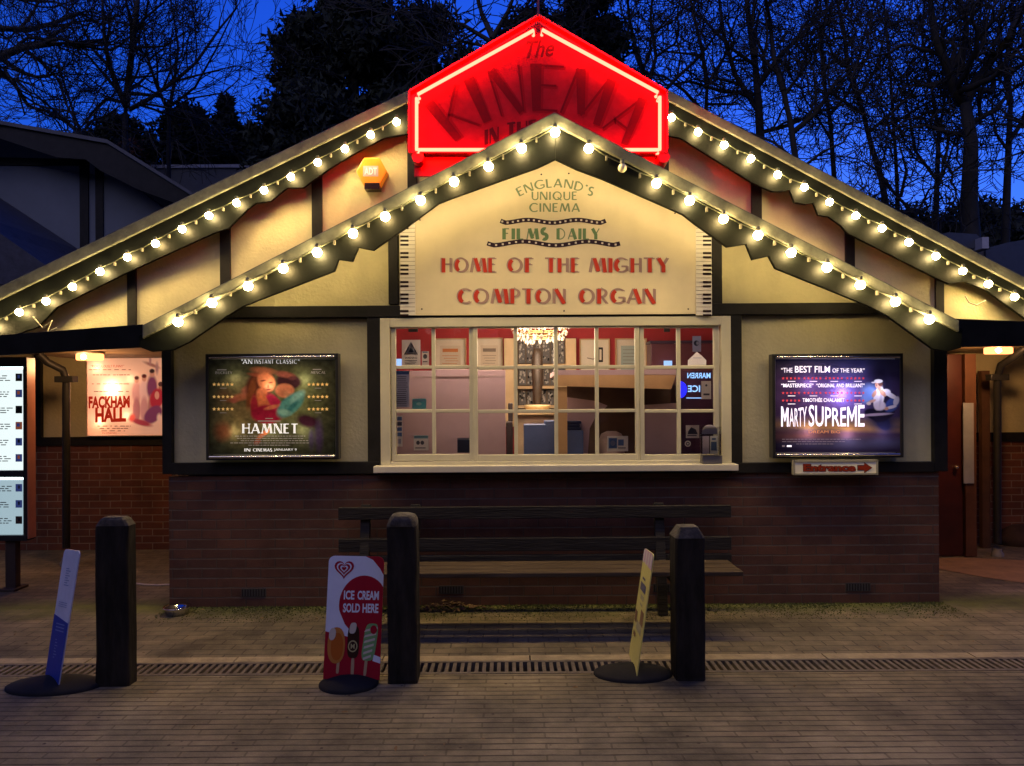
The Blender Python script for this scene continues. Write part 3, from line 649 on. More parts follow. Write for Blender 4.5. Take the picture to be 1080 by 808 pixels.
mb=MB(); mb.prism(px([(437,163),(700,163),(700,186),(437,186)],YN+.1)[::-1],YN+.1,YN+.13); obj('backing_board',mb,REDM,ns)
# ================================================================== ORGAN SIGN BOARD
BY=YW-.045
sb=empty('signboard',P(585,333,BY),'cream painted sign with film strips and piano keys under the lower gable','sign')
CREAM=mat('cream_sign_paint',(.78,.68,.44),.4,var=.08,scale=2.0,streak=.04)
mb=MB(); mb.prism(px([(438,332.6),(438,222),(480,196),(540,170),(585,150),(632,170),(690,196),(734,222),(734,331)],BY)[::-1],BY,BY+.024); obj('board',mb,CREAM,sb)
IVORY=ink('ivory',(.8,.76,.66),.3); KEYB=ink('key_black',(.02,.01,.01),.3)
for x0,x1,inner in ((422,438,0),(734,750.5,1)):
    c=Canvas(pxmap(BY)); top=232
    mb=c.mb; a=rect(x0,top,x1,332.5,BY); mb.box(a[0],BY-.006,a[1],a[2],BY+.024,a[3],0)
    n=23; h=(332.5-top)/n
    for k in range(n):
        y=top+k*h; c.r(x0+.3,y-.22,x1-.3,y+.22,2,5)
        if k%7 not in (2,6): 
            if inner: c.r(x1-9,y+h-1.1,x1-.2,y+h+1.1,1,6)
            else: c.r(x0+.2,y+h-1.1,x0+9,y+h+1.1,1,6)
    obj('piano_keys',mb,[IVORY,KEYB,ink('key_gap',(.25,.2,.15))],sb)
cv=Canvas(pxmap(BY))
SAGE=ink('sage',(.20,.27,.16)); GREENI=ink('green',(.15,.25,.12)); MAUVE=ink('mauve',(.38,.25,.22)); REDI=ink('red',(.50,.045,.025)); 
def earc(x,y):
    t=(x-586)/80; r_=80+(197.5-y); return (586+r_*math.sin(t), 197.5+80-r_*math.cos(t))
cv.deco("ENGLAND'S",546.5,188.5,625.5,197.5,0,1,thick=.17,thin=.13,f=earc)
cv.deco('UNIQUE',561,202.3,608.5,210.8,0,1,thick=.17,thin=.13); cv.deco('CINEMA',558.5,214.5,611.5,223.4,0,1,thick=.17,thin=.13)
cv.deco('FILMS',531,241,577.5,252.5,1,1,thick=.3,thin=.1,m2=0,gap=.28); cv.deco('DAILY',588,241,632.5,252.5,1,1,thick=.3,thin=.1,m2=0,gap=.28)
def words(ws,y0,y1):
    for w,x0,x1 in ws:
        cv.deco(w,x0-1.6,y0,x1-1.6,y1,2,1,thick=.2,thin=.12,gap=.2); cv.deco(w,x0,y0+.4,x1,y1+.4,3,2,thick=.24,thin=.07,m2=2,gap=.2)
words([('HOME',467,524),('OF',536.5,563),('THE',576.5,611.5),('MIGHTY',623,706)],272,287)
words([('COMPTON',484,597),('ORGAN',612,692)],304.5,320)
def film(x0,x1,yc,amp,per):
    n=60; pts=[(x0+(x1-x0)*i/n, yc+amp*math.sin((x0+(x1-x0)*i/n-x0)/per*2*math.pi+1.2)+(.0 if 3<i<n-3 else -2*(1-min(i,n-i)/3))) for i in range(n+1)]
    cv.line(pts,4.6,4,1)
    for i in range(1,n,3):
        x,y=pts[i]; cv.r(x-1,y-1,x+1.1,y+1,5,2)
film(528,639,233.5,1.5,52); film(514,654,256.8,2.0,68)
for x,y in ((443,232),(712,225),(595,332-4),(726,326),(445,326),(571,184),(600,183)): cv.disc(x,y,.9,.9,4,1,8)
obj('lettering',cv.mb,[SAGE,GREENI,MAUVE,REDI,ink('film_black',(.03,.015,.03)),ink('film_white',(.6,.55,.5))],sb)
# ================================================================== ALARM BOX
YA=YP-.10
c=P(392,181,YA)
al=empty('alarm_box',c,'orange hexagonal alarm box on the render between upper gable timbers','alarm box')
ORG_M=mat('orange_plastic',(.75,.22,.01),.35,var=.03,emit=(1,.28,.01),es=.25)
def hexa(cx,cy,r,ry): return [(cx+r*math.cos(math.radians(a)),cy+ry*math.sin(math.radians(a))) for a in (0,60,120,180,240,300)]
mb=MB(); mb.prism([(q.x,q.z) for q in (P(x,y,YA) for x,y in hexa(392,181,16.5,17.5))],YA,YA+.1); bevel(obj('casing',mb,ORG_M,al),.012,3)
mb=MB(); a=rect(384.5,193,400.5,199.5,YA); mb.box(a[0],YA-.004,a[1],a[2],YA+.1,a[3]); obj('strobe',mb,mat('strobe_black',(.02,.01,.012),.2),al)
cv=Canvas(pxmap(YA-.0)); cv.r(383,175,399,186,0,1); cv.text('ADT',384.5,177,397.5,184.2,1,2,bold=.015); obj('label',cv.mb,[ink('alarm_label',(.42,.40,.48)),ink('alarm_white',(.9,.9,.95))],al)
# ================================================================== POSTER CASES
def poster_case(name,label,x0,y0,x1,y1,fn,lights,Y=YW-.10,group='backlit poster cases on the front wall',bars=True,fr=3.0,depth=.085,nx=260,ny=200,frame=None,em=0):
    a=rect(x0,y0,x1,y1,Y); o=empty(name,((a[0]+a[2])/2,Y,a[1]),label,'poster',group)
    t=fr*Y/F; mb=MB()
    mb.box(a[0],Y,a[1],a[0]+t,Y+depth,a[3]); mb.box(a[2]-t,Y,a[1],a[2],Y+depth,a[3]); mb.box(a[0]+t,Y,a[1],a[2]-t,Y+depth,a[1]+t); mb.box(a[0]+t,Y,a[3]-t,a[2]-t,Y+depth,a[3])
    mb.box(a[0]+t,Y+depth-.006,a[1]+t,a[2]-t,Y+depth-.001,a[3]-t,1)
    bevel(obj('frame',mb,[frame or mat('case_black',(.02,.02,.022),.3),mat('case_back',(.7,.7,.7),.8)],o),.003)
    if bars:
        for y in (y0+3.6,y1-3.2):
            p=P(x0+4,y,Y); q=P(x1-4,y,Y); p.z=q.z=(p.z+q.z)/2; mb=MB(); mb.tube([p,q],.0115,12); obj('rail',mb,mat('polished_rail',(.75,.72,.66),.22,metal=1,var=.03),o)
    ix0,iy0,ix1,iy1=x0+fr,y0+(6 if bars else fr),x1-fr,y1-(6 if bars else fr)
    c=P((x0+x1)/2,(y0+y1)/2,Y+.012)
    mb=painted(ix0,iy0,ix1,iy1,Y+.012,nx,ny,fn)
    cx=(ix0+ix1)/2; cy=(iy0+iy1)/2
    obj('poster_print',mb,printmat('print_'+str(len(bpy.data.materials)),True,emit=em),o)
    for lx,ly,w,col,rad in lights:
        l=bpy.data.lights.new('case_lamp','POINT'); l.energy=w; l.color=col; l.shadow_soft_size=rad
        lo=bpy.data.objects.new('case_lamp',l); link(lo); lo.parent=o; lo.location=P(lx,ly,Y+.060)-ORG[o.name]
    return o,Canvas(pxmap(Y+.010,.0012))
def TX(cv,t,x0,y0,x1,y1,m,l=1,bold=.0): cv.text(t,x0,y0,x1,y1,m,l,bold=bold)
def fn_h(U,V):
    n=vnoise(U,V,6,5,1); n2=vnoise(U,V,24,20,2); C=np.zeros(U.shape+(3,))
    C[...]=np.array((.03,.035,.022))
    C+= (n[...,None]*np.array((.035,.035,.018)))
    C=splat(C,U,V,.5,.45,.34,.38,(.17,.17,.07),.9); C=splat(C,U,V,.25,.55,.15,.22,(.34,.22,.08),.9,al=.6); C=splat(C,U,V,.72,.42,.12,.2,(.30,.33,.12),.9,al=.7)
    C*= (.45+1.1*n2)[...,None]
    C=splat(C,U,V,.25,.40,.10,.035,(.62,.20,.09),.4,-18); C=splat(C,U,V,.20,.43,.03,.03,(.60,.17,.10),.4); C=splat(C,U,V,.30,.33,.035,.05,(.55,.18,.10),.4,30)
    C=splat(C,U,V,.405,.27,.105,.165,(.13,.035,.02),.15,14); C=splat(C,U,V,.335,.36,.03,.16,(.30,.09,.03),.3,8); C=splat(C,U,V,.43,.12,.09,.035,(.62,.22,.10),.35,8); C=splat(C,U,V,.40,.17,.08,.02,(.50,.13,.06),.4,12)
    C=splat(C,U,V,.63,.235,.10,.085,(.06,.02,.025),.15,18); C=splat(C,U,V,.60,.16,.07,.03,(.50,.15,.10),.4,14); C=splat(C,U,V,.66,.20,.03,.02,(.16,.05,.05),.4)
    C=splat(C,U,V,.60,.33,.075,.075,(.74,.26,.13),.12,28); C=splat(C,U,V,.62,.37,.03,.04,(.85,.35,.18),.3)
    C=splat(C,U,V,.455,.235,.068,.105,(.88,.29,.12),.12,-16); C=splat(C,U,V,.475,.30,.035,.04,(.95,.40,.20),.3); C=splat(C,U,V,.43,.225,.022,.008,(.22,.05,.03),.4,-10); C=splat(C,U,V,.49,.245,.018,.007,(.22,.05,.03),.4,-10); C=splat(C,U,V,.47,.285,.008,.02,(.70,.18,.09),.5); C=splat(C,U,V,.47,.32,.02,.007,(.45,.04,.05),.4,-10)
    C=splat(C,U,V,.42,.36,.045,.06,(.80,.24,.10),.2); C=splat(C,U,V,.42,.45,.085,.075,(.85,.25,.09),.2,8); C=splat(C,U,V,.36,.50,.03,.12,(.45,.03,.05),.25)
    C=splat(C,U,V,.46,.58,.12,.10,(.38,.015,.05),.15,8); C=splat(C,U,V,.53,.47,.045,.12,(.62,.03,.10),.2,-28); C=splat(C,U,V,.49,.42,.02,.05,(.60,.03,.10),.3,-40)
    C=splat(C,U,V,.645,.48,.075,.15,(.13,.42,.38),.15,35); C=splat(C,U,V,.70,.40,.035,.075,(.32,.66,.58),.4,35); C=splat(C,U,V,.66,.50,.02,.09,(.06,.26,.26),.4,35); C=splat(C,U,V,.60,.56,.05,.03,(.30,.60,.50),.4,20); C=splat(C,U,V,.50,.505,.06,.02,(.78,.24,.12),.3,-20)
    C=splat(C,U,V,.43,.79,.075,.02,(.66,.20,.08),.3,-48); C=splat(C,U,V,.385,.87,.03,.02,(.5,.13,.06),.4,-48)
    C=splat(C,U,V,.78,.65,.09,.06,(.06,.015,.03),.3,25); C=splat(C,U,V,.87,.8,.03,.16,(.10,.05,.17),.5,al=.7); C=splat(C,U,V,.81,.85,.02,.10,(.08,.05,.14),.5,al=.7); C=splat(C,U,V,.11,.76,.06,.09,(.24,.07,.03),.5,al=.8); C=splat(C,U,V,.12,.38,.05,.06,(.25,.12,.05),.6,al=.6)
    C*= (.7+.6*vnoise(U,V,40,34,5))[...,None]
    return C
ph,cv=poster_case('poster_case','backlit film poster of an embracing couple in red and teal, in a black case',217,373,357,485,fn_h,[(250,400,.35,(1,.85,.65),.04),(287,405,.35,(1,.85,.65),.04),(323,400,.35,(1,.85,.7),.04),(250,455,.35,(1,.85,.65),.04),(287,455,.35,(1,.85,.65),.04),(323,455,.35,(1,.85,.7),.04)])
WI=ink('print_white',(.85,.83,.78),.5,.55); GI=ink('print_gold',(.80,.48,.14),.5,.35); DI=ink('print_dim',(.40,.37,.32),.5,.12)
cv.deco('AN',256.5,379.3,266,383.6,0,1,thick=.15,thin=.09,serif=True); cv.deco('INSTANT',268.5,379.3,288.5,383.6,0,1,thick=.14,thin=.08,gap=.28); cv.deco('CLASSIC',291.5,379.3,313,383.6,0,1,thick=.14,thin=.08,gap=.28)
for x in (254.8,314.5): cv.r(x,379,x+.5,380.6,0,1); cv.r(x+.9,379,x+1.4,380.6,0,1)
cv.deco('HAMNET',256,447,314,457,0,1,thick=.2,thin=.09,serif=True,gap=.22)
for gx in (225,325):
    for ry in (405.5,418.5,431.5):
        for k in range(5): cv.star(gx+k*4.7+1,ry,2.2,1,1)
        cv.r(gx+7,ry+3.6,gx+14,ry+4.2,2,1)
cv.r(229,389.6,239,390.6,2,1); cv.r(330,389.2,339,390.2,2,1)
cv.deco('BUCKLEY',227.5,391.8,245,394.4,2,1,thick=.2,thin=.12); cv.deco('MESCAL',328,391.6,343.5,394.2,2,1,thick=.2,thin=.12)
cv.r(280,441,288,441.8,2,1); cv.r(272,443.6,296,444.6,2,1)
for y,(a,b) in zip((459.6,462,464.4,466.8,469.2),((248,322),(250,320),(254,326),(243,326),(262,306))):
    x=a
    while x<b:
        w=random.uniform(1.5,5); cv.r(x,y,min(x+w,b),y+.8,2,1); x+=w+.8
cv.deco('IN',258,473,264,476.2,0,1,thick=.2,thin=.12); cv.deco('CINEMAS',267,473,287,476.2,0,1,thick=.2,thin=.12); cv.deco('UANUARY',289,473,309,476.2,0,1,thick=.2,thin=.12) if False else TX(cv,'JANUARY 9',289,473,313,476.2,0)
obj('lettering',cv.mb,[WI,GI,DI],ph)
def fn_m(U,V):
    n=vnoise(U,V,5,4,11); C=np.zeros(U.shape+(3,)); C[...]=np.array((.035,.025,.08))
    C=splat(C,U,V,.45,.0,.4,.12,(.10,.10,.20),.9); C=splat(C,U,V,.6,.35,.18,.35,(.10,.12,.45),.9,al=.8); C=splat(C,U,V,.35,.45,.4,.25,(.22,.12,.36),.9,al=.7)
    C=splat(C,U,V,.45,.70,.5,.06,(.30,.20,.12),.8); C=splat(C,U,V,.5,.735,.36,.03,(.55,.30,.12),.8,4); C=splat(C,U,V,.3,.83,.45,.05,(.20,.09,.10),.8); C=splat(C,U,V,.6,.9,.4,.05,(.10,.10,.22),.8)
    C=splat(C,U,V,.84,.30,.10,.30,(.015,.012,.035),.5); C=splat(C,U,V,.745,.34,.05,.07,(.22,.35,.85),.5); C=splat(C,U,V,.86,.68,.09,.16,(.02,.02,.07),.5,-20)
    C*=(.65+.6*n)[...,None]; C*=(.75+.5*vnoise(U,V*.3,4,40,12))[...,None]
    C=splat(C,U,V,.74,.40,.045,.075,(.22,.38,.95),.35,20)
    C=splat(C,U,V,.80,.60,.055,.10,(.012,.01,.03),.12,-60); C=splat(C,U,V,.87,.60,.05,.10,(.015,.012,.035),.12,50)
    C=splat(C,U,V,.93,.49,.05,.085,(.05,.09,.34),.15,25)
    C=splat(C,U,V,.885,.355,.035,.035,(.80,.74,.84),.12,20); C=splat(C,U,V,.925,.39,.060,.022,(.74,.70,.80),.12,38); C=splat(C,U,V,.965,.45,.022,.052,(.62,.60,.72),.12,12); C=splat(C,U,V,.925,.515,.045,.016,(.72,.68,.78),.12,-18); C=splat(C,U,V,.885,.53,.018,.018,(.62,.34,.24),.15)
    C=splat(C,U,V,.825,.42,.042,.125,(.82,.76,.86),.10,6); C=splat(C,U,V,.835,.50,.045,.05,(.70,.64,.78),.15); C=splat(C,U,V,.842,.41,.010,.10,(.55,.50,.64),.4,6)
    C=splat(C,U,V,.855,.36,.02,.045,(.60,.30,.20),.15,-30); C=splat(C,U,V,.79,.37,.016,.04,(.62,.32,.22),.15,20)
    C=splat(C,U,V,.772,.45,.035,.014,(.66,.40,.32),.12,-28); C=splat(C,U,V,.745,.475,.018,.018,(.80,.66,.62),.15)
    C=splat(C,U,V,.822,.275,.026,.040,(.62,.32,.23),.10); C=splat(C,U,V,.83,.315,.014,.022,(.50,.24,.17),.2); C=splat(C,U,V,.838,.262,.018,.03,(.12,.05,.04),.2); C=splat(C,U,V,.808,.28,.006,.012,(.30,.14,.10),.3)
    C=splat(C,U,V,.822,.235,.034,.020,(.84,.80,.82),.10); C=splat(C,U,V,.787,.248,.022,.008,(.74,.70,.74),.12,-5)
    C=splat(C,U,V,.80,.595,.13,.014,(.46,.38,.56),.2,-5)
    return C
pm,cv=poster_case('poster_case','backlit dark film poster of a running figure in a white vest, in a black case',815,373,953,483,fn_m,[(885,415,1.7,(.80,.68,1),.03),(850,405,.5,(.9,.75,1),.04),(925,410,.6,(.75,.75,1),.04),(850,455,.5,(1,.8,.8),.04),(890,458,.5,(1,.8,.8),.04),(928,455,.3,(.85,.8,1),.04)])
LV=ink('print_lilac',(.80,.72,.86),.5,1.0); RS=ink('print_red',(.70,.06,.08),.5,.5); OR=ink('print_orange',(.75,.30,.12),.5,.4)
TX(cv,'“THE',824,388,836,393,0); TX(cv,'BEST FILM',838.5,386,875.5,393,0,bold=.012); TX(cv,'OF THE YEAR”',878,388.5,912,393,0,bold=.01)
TX(cv,'“MASTERPIECE”',824,404.5,858,408.6,0,bold=.02); TX(cv,'“ORIGINAL AND BRILLIANT”',861,404.5,912,408.6,0,bold=.02); TX(cv,'TIMOTHÉE CHALAMET',846.5,419,891,424,0,bold=.015)
for ry,gs in ((399,4),(414.5,4),(422.5,0)):
    for g in range(4):
        if gs==0 and g in (1,2): continue
        for k in range(5): cv.star(826+g*22.6+k*4.2,ry,1.7,1,1)
for y,xs in ((402,(835,858,880,905)),(417.3,(835,858,880,905)),(425.8,(835,905))):
    for x in xs: cv.r(x-4,y,x+4,y+.6,0,1)
cv.mb.v+=[]
fm=lambda x,y:(x, 450-(450-y)*(1-.10*math.sin((x-824)/27*3.14)))
fs=lambda x,y:(x, y-(1.5*math.cos((x-853)/59*6.28))*(450-y)/22)
def bigm(x0,x1,f):
    w=1.9
    for a,b in (((x0+.9,450),(x0+.9,428.5)),((x1-.9,450),(x1-.9,428.5))): cv.poly([f(*q) for q in ribbon([a,b],w)[0]],0,1)
    m=(x0+x1)/2
    cv.poly([f(*q) for q in ((x0,428.5),(x0+1.9,428.5),(m+.6,441),(m-.2,445))],0,1.3); cv.poly([f(*q) for q in ((x1-1.9,428.5),(x1,428.5),(m+.2,445),(m-.6,441))],0,1.6)
bigm(824,831.8,fm); cv.text('ARTY',832.6,428.5,851,450,0,1,bold=.004,f=fm)
cv.text('SUPRE',853,428.5,892.5,450,0,1,bold=.012,f=fs); bigm(893.6,903.6,fs); cv.text('E',905,428.5,912,450,0,1,bold=.012,f=fs)
TX(cv,'DREAM BIG',853,454,886,457,2)
for y,(a,b) in zip((463,465.5,468),((825,908),(825,892),(840,880))):
    x=a
    while x<b: w=random.uniform(1.5,5); cv.r(x,y,min(x+w,b),y+.6,3,1); x+=w+.8
cv.r(825,469.6,828,471.4,3,1); cv.r(830,469.6,835,471.4,0,1)
obj('lettering',cv.mb,[LV,RS,OR,ink('print_dim2',(.35,.3,.4),.5,.1)],pm)
def fn_f(U,V):
    C=np.zeros(U.shape+(3,)); C[...]=np.array((.80,.50,.36)); C*=(.92+.16*vnoise(U,V,4,4,21))[...,None]
    C=splat(C,U,V,.1,.95,.4,.1,(.75,.42,.25),.8,al=.6)
    C=splat(C,U,V,.86,.12,.10,.02,(.35,.15,.12),.5,20); C=splat(C,U,V,.93,.16,.02,.07,(.4,.2,.2),.5); C=splat(C,U,V,.84,.06,.015,.06,(.4,.2,.2),.5)
    def fig(x,y,s,coat,hair,leg):
        nonlocal C
        C=splat(C,U,V,x,y+.13*s,.055*s,.12*s,coat,.2); C=splat(C,U,V,x,y+.33*s,.045*s,.14*s,leg,.2); C=splat(C,U,V,x,y-.01*s,.026*s,.034*s,(.55,.26,.18),.25); C=splat(C,U,V,x,y-.035*s,.028*s,.022*s,hair,.25)
    fig(.66,.32,1.1,(.62,.30,.26),(.07,.02,.02),(.42,.16,.16)); fig(.76,.30,1.15,(.72,.44,.38),(.09,.02,.02),(.55,.26,.24)); fig(.865,.24,1.25,(.20,.05,.12),(.04,.02,.02),(.42,.16,.14))
    C=splat(C,U,V,.865,.40,.035,.10,(.20,.05,.12),.12); C=splat(C,U,V,.98,.40,.03,.05,(.45,.20,.12),.12); C=splat(C,U,V,.98,.36,.035,.03,(.08,.03,.03),.12); C=splat(C,U,V,.93,.54,.09,.13,(.42,.03,.05),.12,15); C=splat(C,U,V,.88,.74,.14,.09,(.20,.05,.12),.12,-40); C=splat(C,U,V,.93,.50,.03,.05,(.65,.30,.22),.15); C=splat(C,U,V,.72,.84,.14,.035,(.36,.05,.07),.3,15); C=splat(C,U,V,.60,.78,.04,.05,(.6,.09,.07),.4,30); C=splat(C,U,V,.96,.78,.03,.05,(.75,.5,.4),.4)
    return C
pf,cv=poster_case('wall_poster','glowing pink and white film poster of a costumed group under the orange lamp',91,374,172,460,fn_f,[(121,410,4.5,(1,.80,.58),.03),(140,400,.4,(1,.75,.5),.05),(136,438,.6,(1,.75,.5),.05),(108,445,.9,(1,.75,.5),.04),(105,388,.9,(1,.75,.5),.04)],Y=YLW-.09,group=None,bars=False,fr=.8,frame=mat('poster_edge',(.7,.5,.4),.5),nx=170,ny=170,em=.45)
FR=ink('fackham_red',(.55,.03,.01),.5,.25); FD=ink('fackham_dim',(.45,.20,.15),.5,.1)
cv.text('FACKHAM',93.5,418,137,431,0,1,bold=.05,f=lambda x,y:(x,y-(x-93)*.02)); cv.text('HALL',100.5,430,133,446,0,1,bold=.05,f=lambda x,y:(x,y-(x-93)*.03))
TX(cv,'“RIDICULOUSLY FUNNY”',96,385,131,387.6,0)
for y,(a,b) in zip((389.5,395,404.5,412.5,449,451.5,454),((94,138),(98,137),(97,137),(99,136),(103,138),(105,136),(107,134))):
    x=a
    while x<b: w=random.uniform(1.5,6); cv.r(x,y,min(x+w,b),y+.9,1,1); x+=w+random.choice((.8,3))
TX(cv,'IN CINEMAS',108,456,123,457.6,0)
obj('lettering',cv.mb,[FR,FD],pf)
# ================================================================== ENTRANCE SIGN
YE=YW-.125
es=empty('entrance_sign',P(881,500,YE),'small cream sign with red lettering and an arrow, hung below the running figure poster','sign')
a=rect(837.5,486,925,500,YE); mb=MB(); mb.box(a[0],YE,a[1],a[2],YE+.03,a[3]); bevel(obj('board',mb,mat('entrance_cream',(.88,.85,.68),.45,var=.06),es),.003)
mb=MB(); 
for q in ((837.5,485,925,487.2),(837.5,499,925,500.8),(836.5,485,838.5,500.8),(924,485,926,500.8)): b=rect(*q,YE); mb.box(b[0],YE-.005,b[1],b[2],YE+.03,b[3])
obj('frame',mb,mat('entrance_frame',(.35,.33,.25),.5),es)
cv=Canvas(pxmap(YE)); cv.text('Entrance',847,489.2,903,497.6,1,1,bold=.09); cv.text('Entrance',847.4,489.5,902.6,497.3,0,2,bold=.045)
for m,l,g in ((1,1,.7),(0,2,0)): cv.poly([(905-g,495.6+g),(911.5-g*0,495.6+g),(911.5,498.6+g),(919.5+g,493.4),(911.5,488.2-g),(911.5,491.2-g),(905-g,491.2-g)],m,l)
obj('lettering',cv.mb,[ink('entrance_red',(.28,.03,.012)),ink('entrance_edge',(.05,.02,.01))],es)
# ================================================================== LISTINGS DISPLAY CASE (left)
YC=6.45
dc=empty('display_case',G(-12,618),'tall black display case with glowing white listing sheets standing by the left walkway','display case')
def dcr(x0,y0,x1,y1,ya,yb,m,nm,b=.004,par=dc): a=rect(x0,y0,x1,y1,YC); mb=MB(); mb.box(a[0],ya,a[1],a[2],yb,a[3]); return bevel(obj(nm,mb,m,par),b)
a=rect(-75,377,28,571,YC); mb=MB()
for q in ((-75,377,28,387),(-75,565,28,571),(24.6,387,28,565),(-75,387,-66,565),(-66,496.5,24.6,503.5)):
    b=rect(*q,YC); mb.box(b[0],YC,b[1],b[2],YC+.12,b[3])
mb.box(a[0]+.03,YC+.11,a[1]+.03,a[2]-.03,YC+.119,a[3]-.03)
bevel(obj('frame',mb,mat('case_frame_black',(.02,.02,.022),.3),dc),.004)
rng2=random.Random(3)
for (y0,y1) in ((387,496.5),(503.5,565)):
    cv=Canvas(pxmap(YC+.04,.002)); cv.r(-66,y0,24.6,y1,0,0)
    cv.r(-66,y0,24.6,y0+2.5,3,.5)
    y=y0+9
    while y<y1-10:
        if y1-y0>80:
            cv.text('Screen One',-18,y-4,-2,y-2,1,1); 
        for k in range(3):
            x=-60
            while x<8: w=rng2.uniform(2,7); cv.r(x,y+k*2.4,x+w,y+k*2.4+.9,1,1); x+=w+rng2.uniform(.8,2.5)
        col=4+int(rng2.random()*4); cv.r(16.5,y-2,23.5,y+6,col,1); cv.r(17.5+2*rng2.random(),y-.5,21,y+3,4+int(rng2.random()*4),2)
        y+=17
    mats=[emat('listing_white',(.70,.80,.80),1.0) if y0<400 else emat('listing_grey',(.45,.62,.70),.62),ink('listing_ink',(.10,.12,.15),.5),DARK,emat('case_tube',(.8,1,1),3.5),ink('thumb_brown',(.12,.07,.06)),ink('thumb_navy',(.05,.08,.30),.5,.3),ink('thumb_orange',(.45,.12,.05),.5,.3),ink('thumb_dark',(.03,.03,.04))]
    obj('listing_sheet',cv.mb,mats,dc)
mb=MB(); b=rect(-66,387,24.6,565,YC); mb.box(b[0],YC+.008,b[1],b[2],YC+.012,b[3]); obj('glass',mb,GLASS,dc)
b=rect(-75,379,28,569,YC); mb=MB(); mb.box(b[2]+.001,YC+.006,b[1],b[2]+.006,YC+.115,b[3]); obj('side_panel',mb,mat('case_side_lamplit',(.55,.22,.16),.4),dc)  # lamplight put into the colour: side lighter and redder than the black frame
for x0,x1 in ((3,14),(-60,-49)):
    b=rect(x0,571,x1,618,YC); mb=MB(); mb.box(b[0],YC+.03,0,b[2],YC+.10,b[3]); mb.box(b[0]-.03,YC-.03,0,b[2]+.03,YC+.16,.02); bevel(obj('leg',mb,mat('brown_leg',(.05,.03,.025),.5),dc),.004)
# ================================================================== BENCH
BW=mat('old_bench_timber',(.085,.060,.036),.7,spec=.2,var=.45,scale=6,bump=.5,bscale=16,stretch=(.5,6,6))
BD=mat('bench_back_timber',(.028,.025,.022),.6,spec=.25,var=.45,scale=6,bump=.5,bscale=16,stretch=(.5,6,6))
bn=empty('bench',(P(570,600,5.3).x,5.4,0),'long dark timber bench against the brick wall below the ticket window','bench')
xa=P(350,605,5.08).x; xb=P(783,605,5.10).x
for k in range(3):
    mb=MB(); y=5.07+k*.128; mb.box(xa,y,.405,xb-(0 if k!=1 else .004),y+.118,.437); bevel(obj('seat_slat' ,mb,BW,bn),.006)
xa2=P(358,540,5.72).x; xb2=P(770,540,5.72).x
for y0,y1 in ((534,547),(567,581),(585,594)):
    z0=H-(y1-HZ)*5.70/F; z1=H-(y0-HZ)*5.70/F
    mb=MB(); mb.box(xa2,5.68,z0,xb2,5.715,z1); bevel(obj('back_slat',mb,BD,bn),.005)
for x in (G(395,650).x*.98-.1,P(708,600,5.3).x,P(430,600,5.3).x):
    mb=MB(); mb.beam((x,5.16,0),(x,5.16,.405),.07,.06); mb.beam((x,5.60,0),(x,5.76,.80),.07,.05); mb.beam((x,5.16,.37),(x,5.62,.37),.05,.07); bevel(obj('leg_frame',mb,BD,bn),.004)
# ================================================================== BOLLARDS
def bollard(label,x0,x1,ytop,ybase,kind,rot,seed,dr=1.0):
    r_=random.Random(seed); g=G((x0+x1)/2,ybase); Yb=g.y; w=(x1-x0)*Yb/F/2; h=H-(un(0,ytop)[1]+ROLL*(x0+x1)/2-HZ)*(Yb)/F
    c=Vector((g.x,Yb+w*dr*.9,0)); o=empty('bollard',c,label,'bollard','timber bollards along the drain')
    mb=MB(); W=w; n=10; rings=[]
    zs=[0,.02]+[h*(.05+.87*i/7) for i in range(8)]
    def ring(hw,z,ch=.14,j=.0):
        pts=[]
        for sx,sy in ((-1,-1),(1,-1),(1,1),(-1,1)):
            k=hw*ch
            a_=(sx*hw, sy*(hw-k)); b_=(sx*(hw-k), sy*hw)
            pr=[a_,b_] if sx*sy<0 else [b_,a_]
            if (sx,sy)==(-1,-1): pr=[a_,b_]
            elif (sx,sy)==(1,-1): pr=[b_,a_]
            elif (sx,sy)==(1,1): pr=[a_,b_]
            else: pr=[b_,a_]
            pts+=pr
        R=math.radians(rot)
        return [(c.x+x*math.cos(R)-y*math.sin(R)+r_.uniform(-j,j), c.y+x*math.sin(R)+y*math.cos(R)+r_.uniform(-j,j), z) for x,y in [(p_[0],p_[1]*dr) for p_ in pts]]
    if kind=='round': top=[(1,.93,.25),(.95,.965,.3),(.8,.988,.4),(.45,1.0,.45)]
    elif kind=='chamfer': top=[(1,.93,.14),(.62,1.0,.14)]
    else: top=[(1.0,.95,.14),(.80,.985,.2),(.6,1.0,.25)]
    V=[]; lv=[(W*r_.uniform(.985,1.01),z) for z in zs]
    rings=[ring(a_,z,.14,.0025) for a_,z in lv]
    nb=len(rings)
    rings+= [ring(W*a_,h*z,ch,.003) for a_,z,ch in top]
    V=[p for R_ in rings for p in R_]; 
    for i in range(len(rings)-1):
        fs=[(i*8+k,i*8+(k+1)%8,(i+1)*8+(k+1)%8,(i+1)*8+k) for k in range(8)]
        for f in fs: mb.f.append(f); mb.m.append(1 if i>=nb-0 and kind!='x' and i>=nb else 0); mb.sm.append(kind=='round' and i>=nb-1)
    mb.v=V; mb.f.append(tuple((len(rings)-1)*8+k for k in range(8))); mb.m.append(1); mb.sm.append(False)
    bevel(obj('post',mb,[BOLT,BOLTTOP],o),.004)
    return o
bollard('thick black timber bollard with a splintered flat top, beside the blue and white pavement sign',101,136.5,546,724,'flat',0,1,.55)
bollard('black timber bollard with a rounded worn top, beside the red ice cream sign',409,440,543,721,'round',0,2)
bollard('black timber bollard with a chamfered square top, beside the thin yellow sign',713,744.5,556.5,718,'chamfer',0,3)
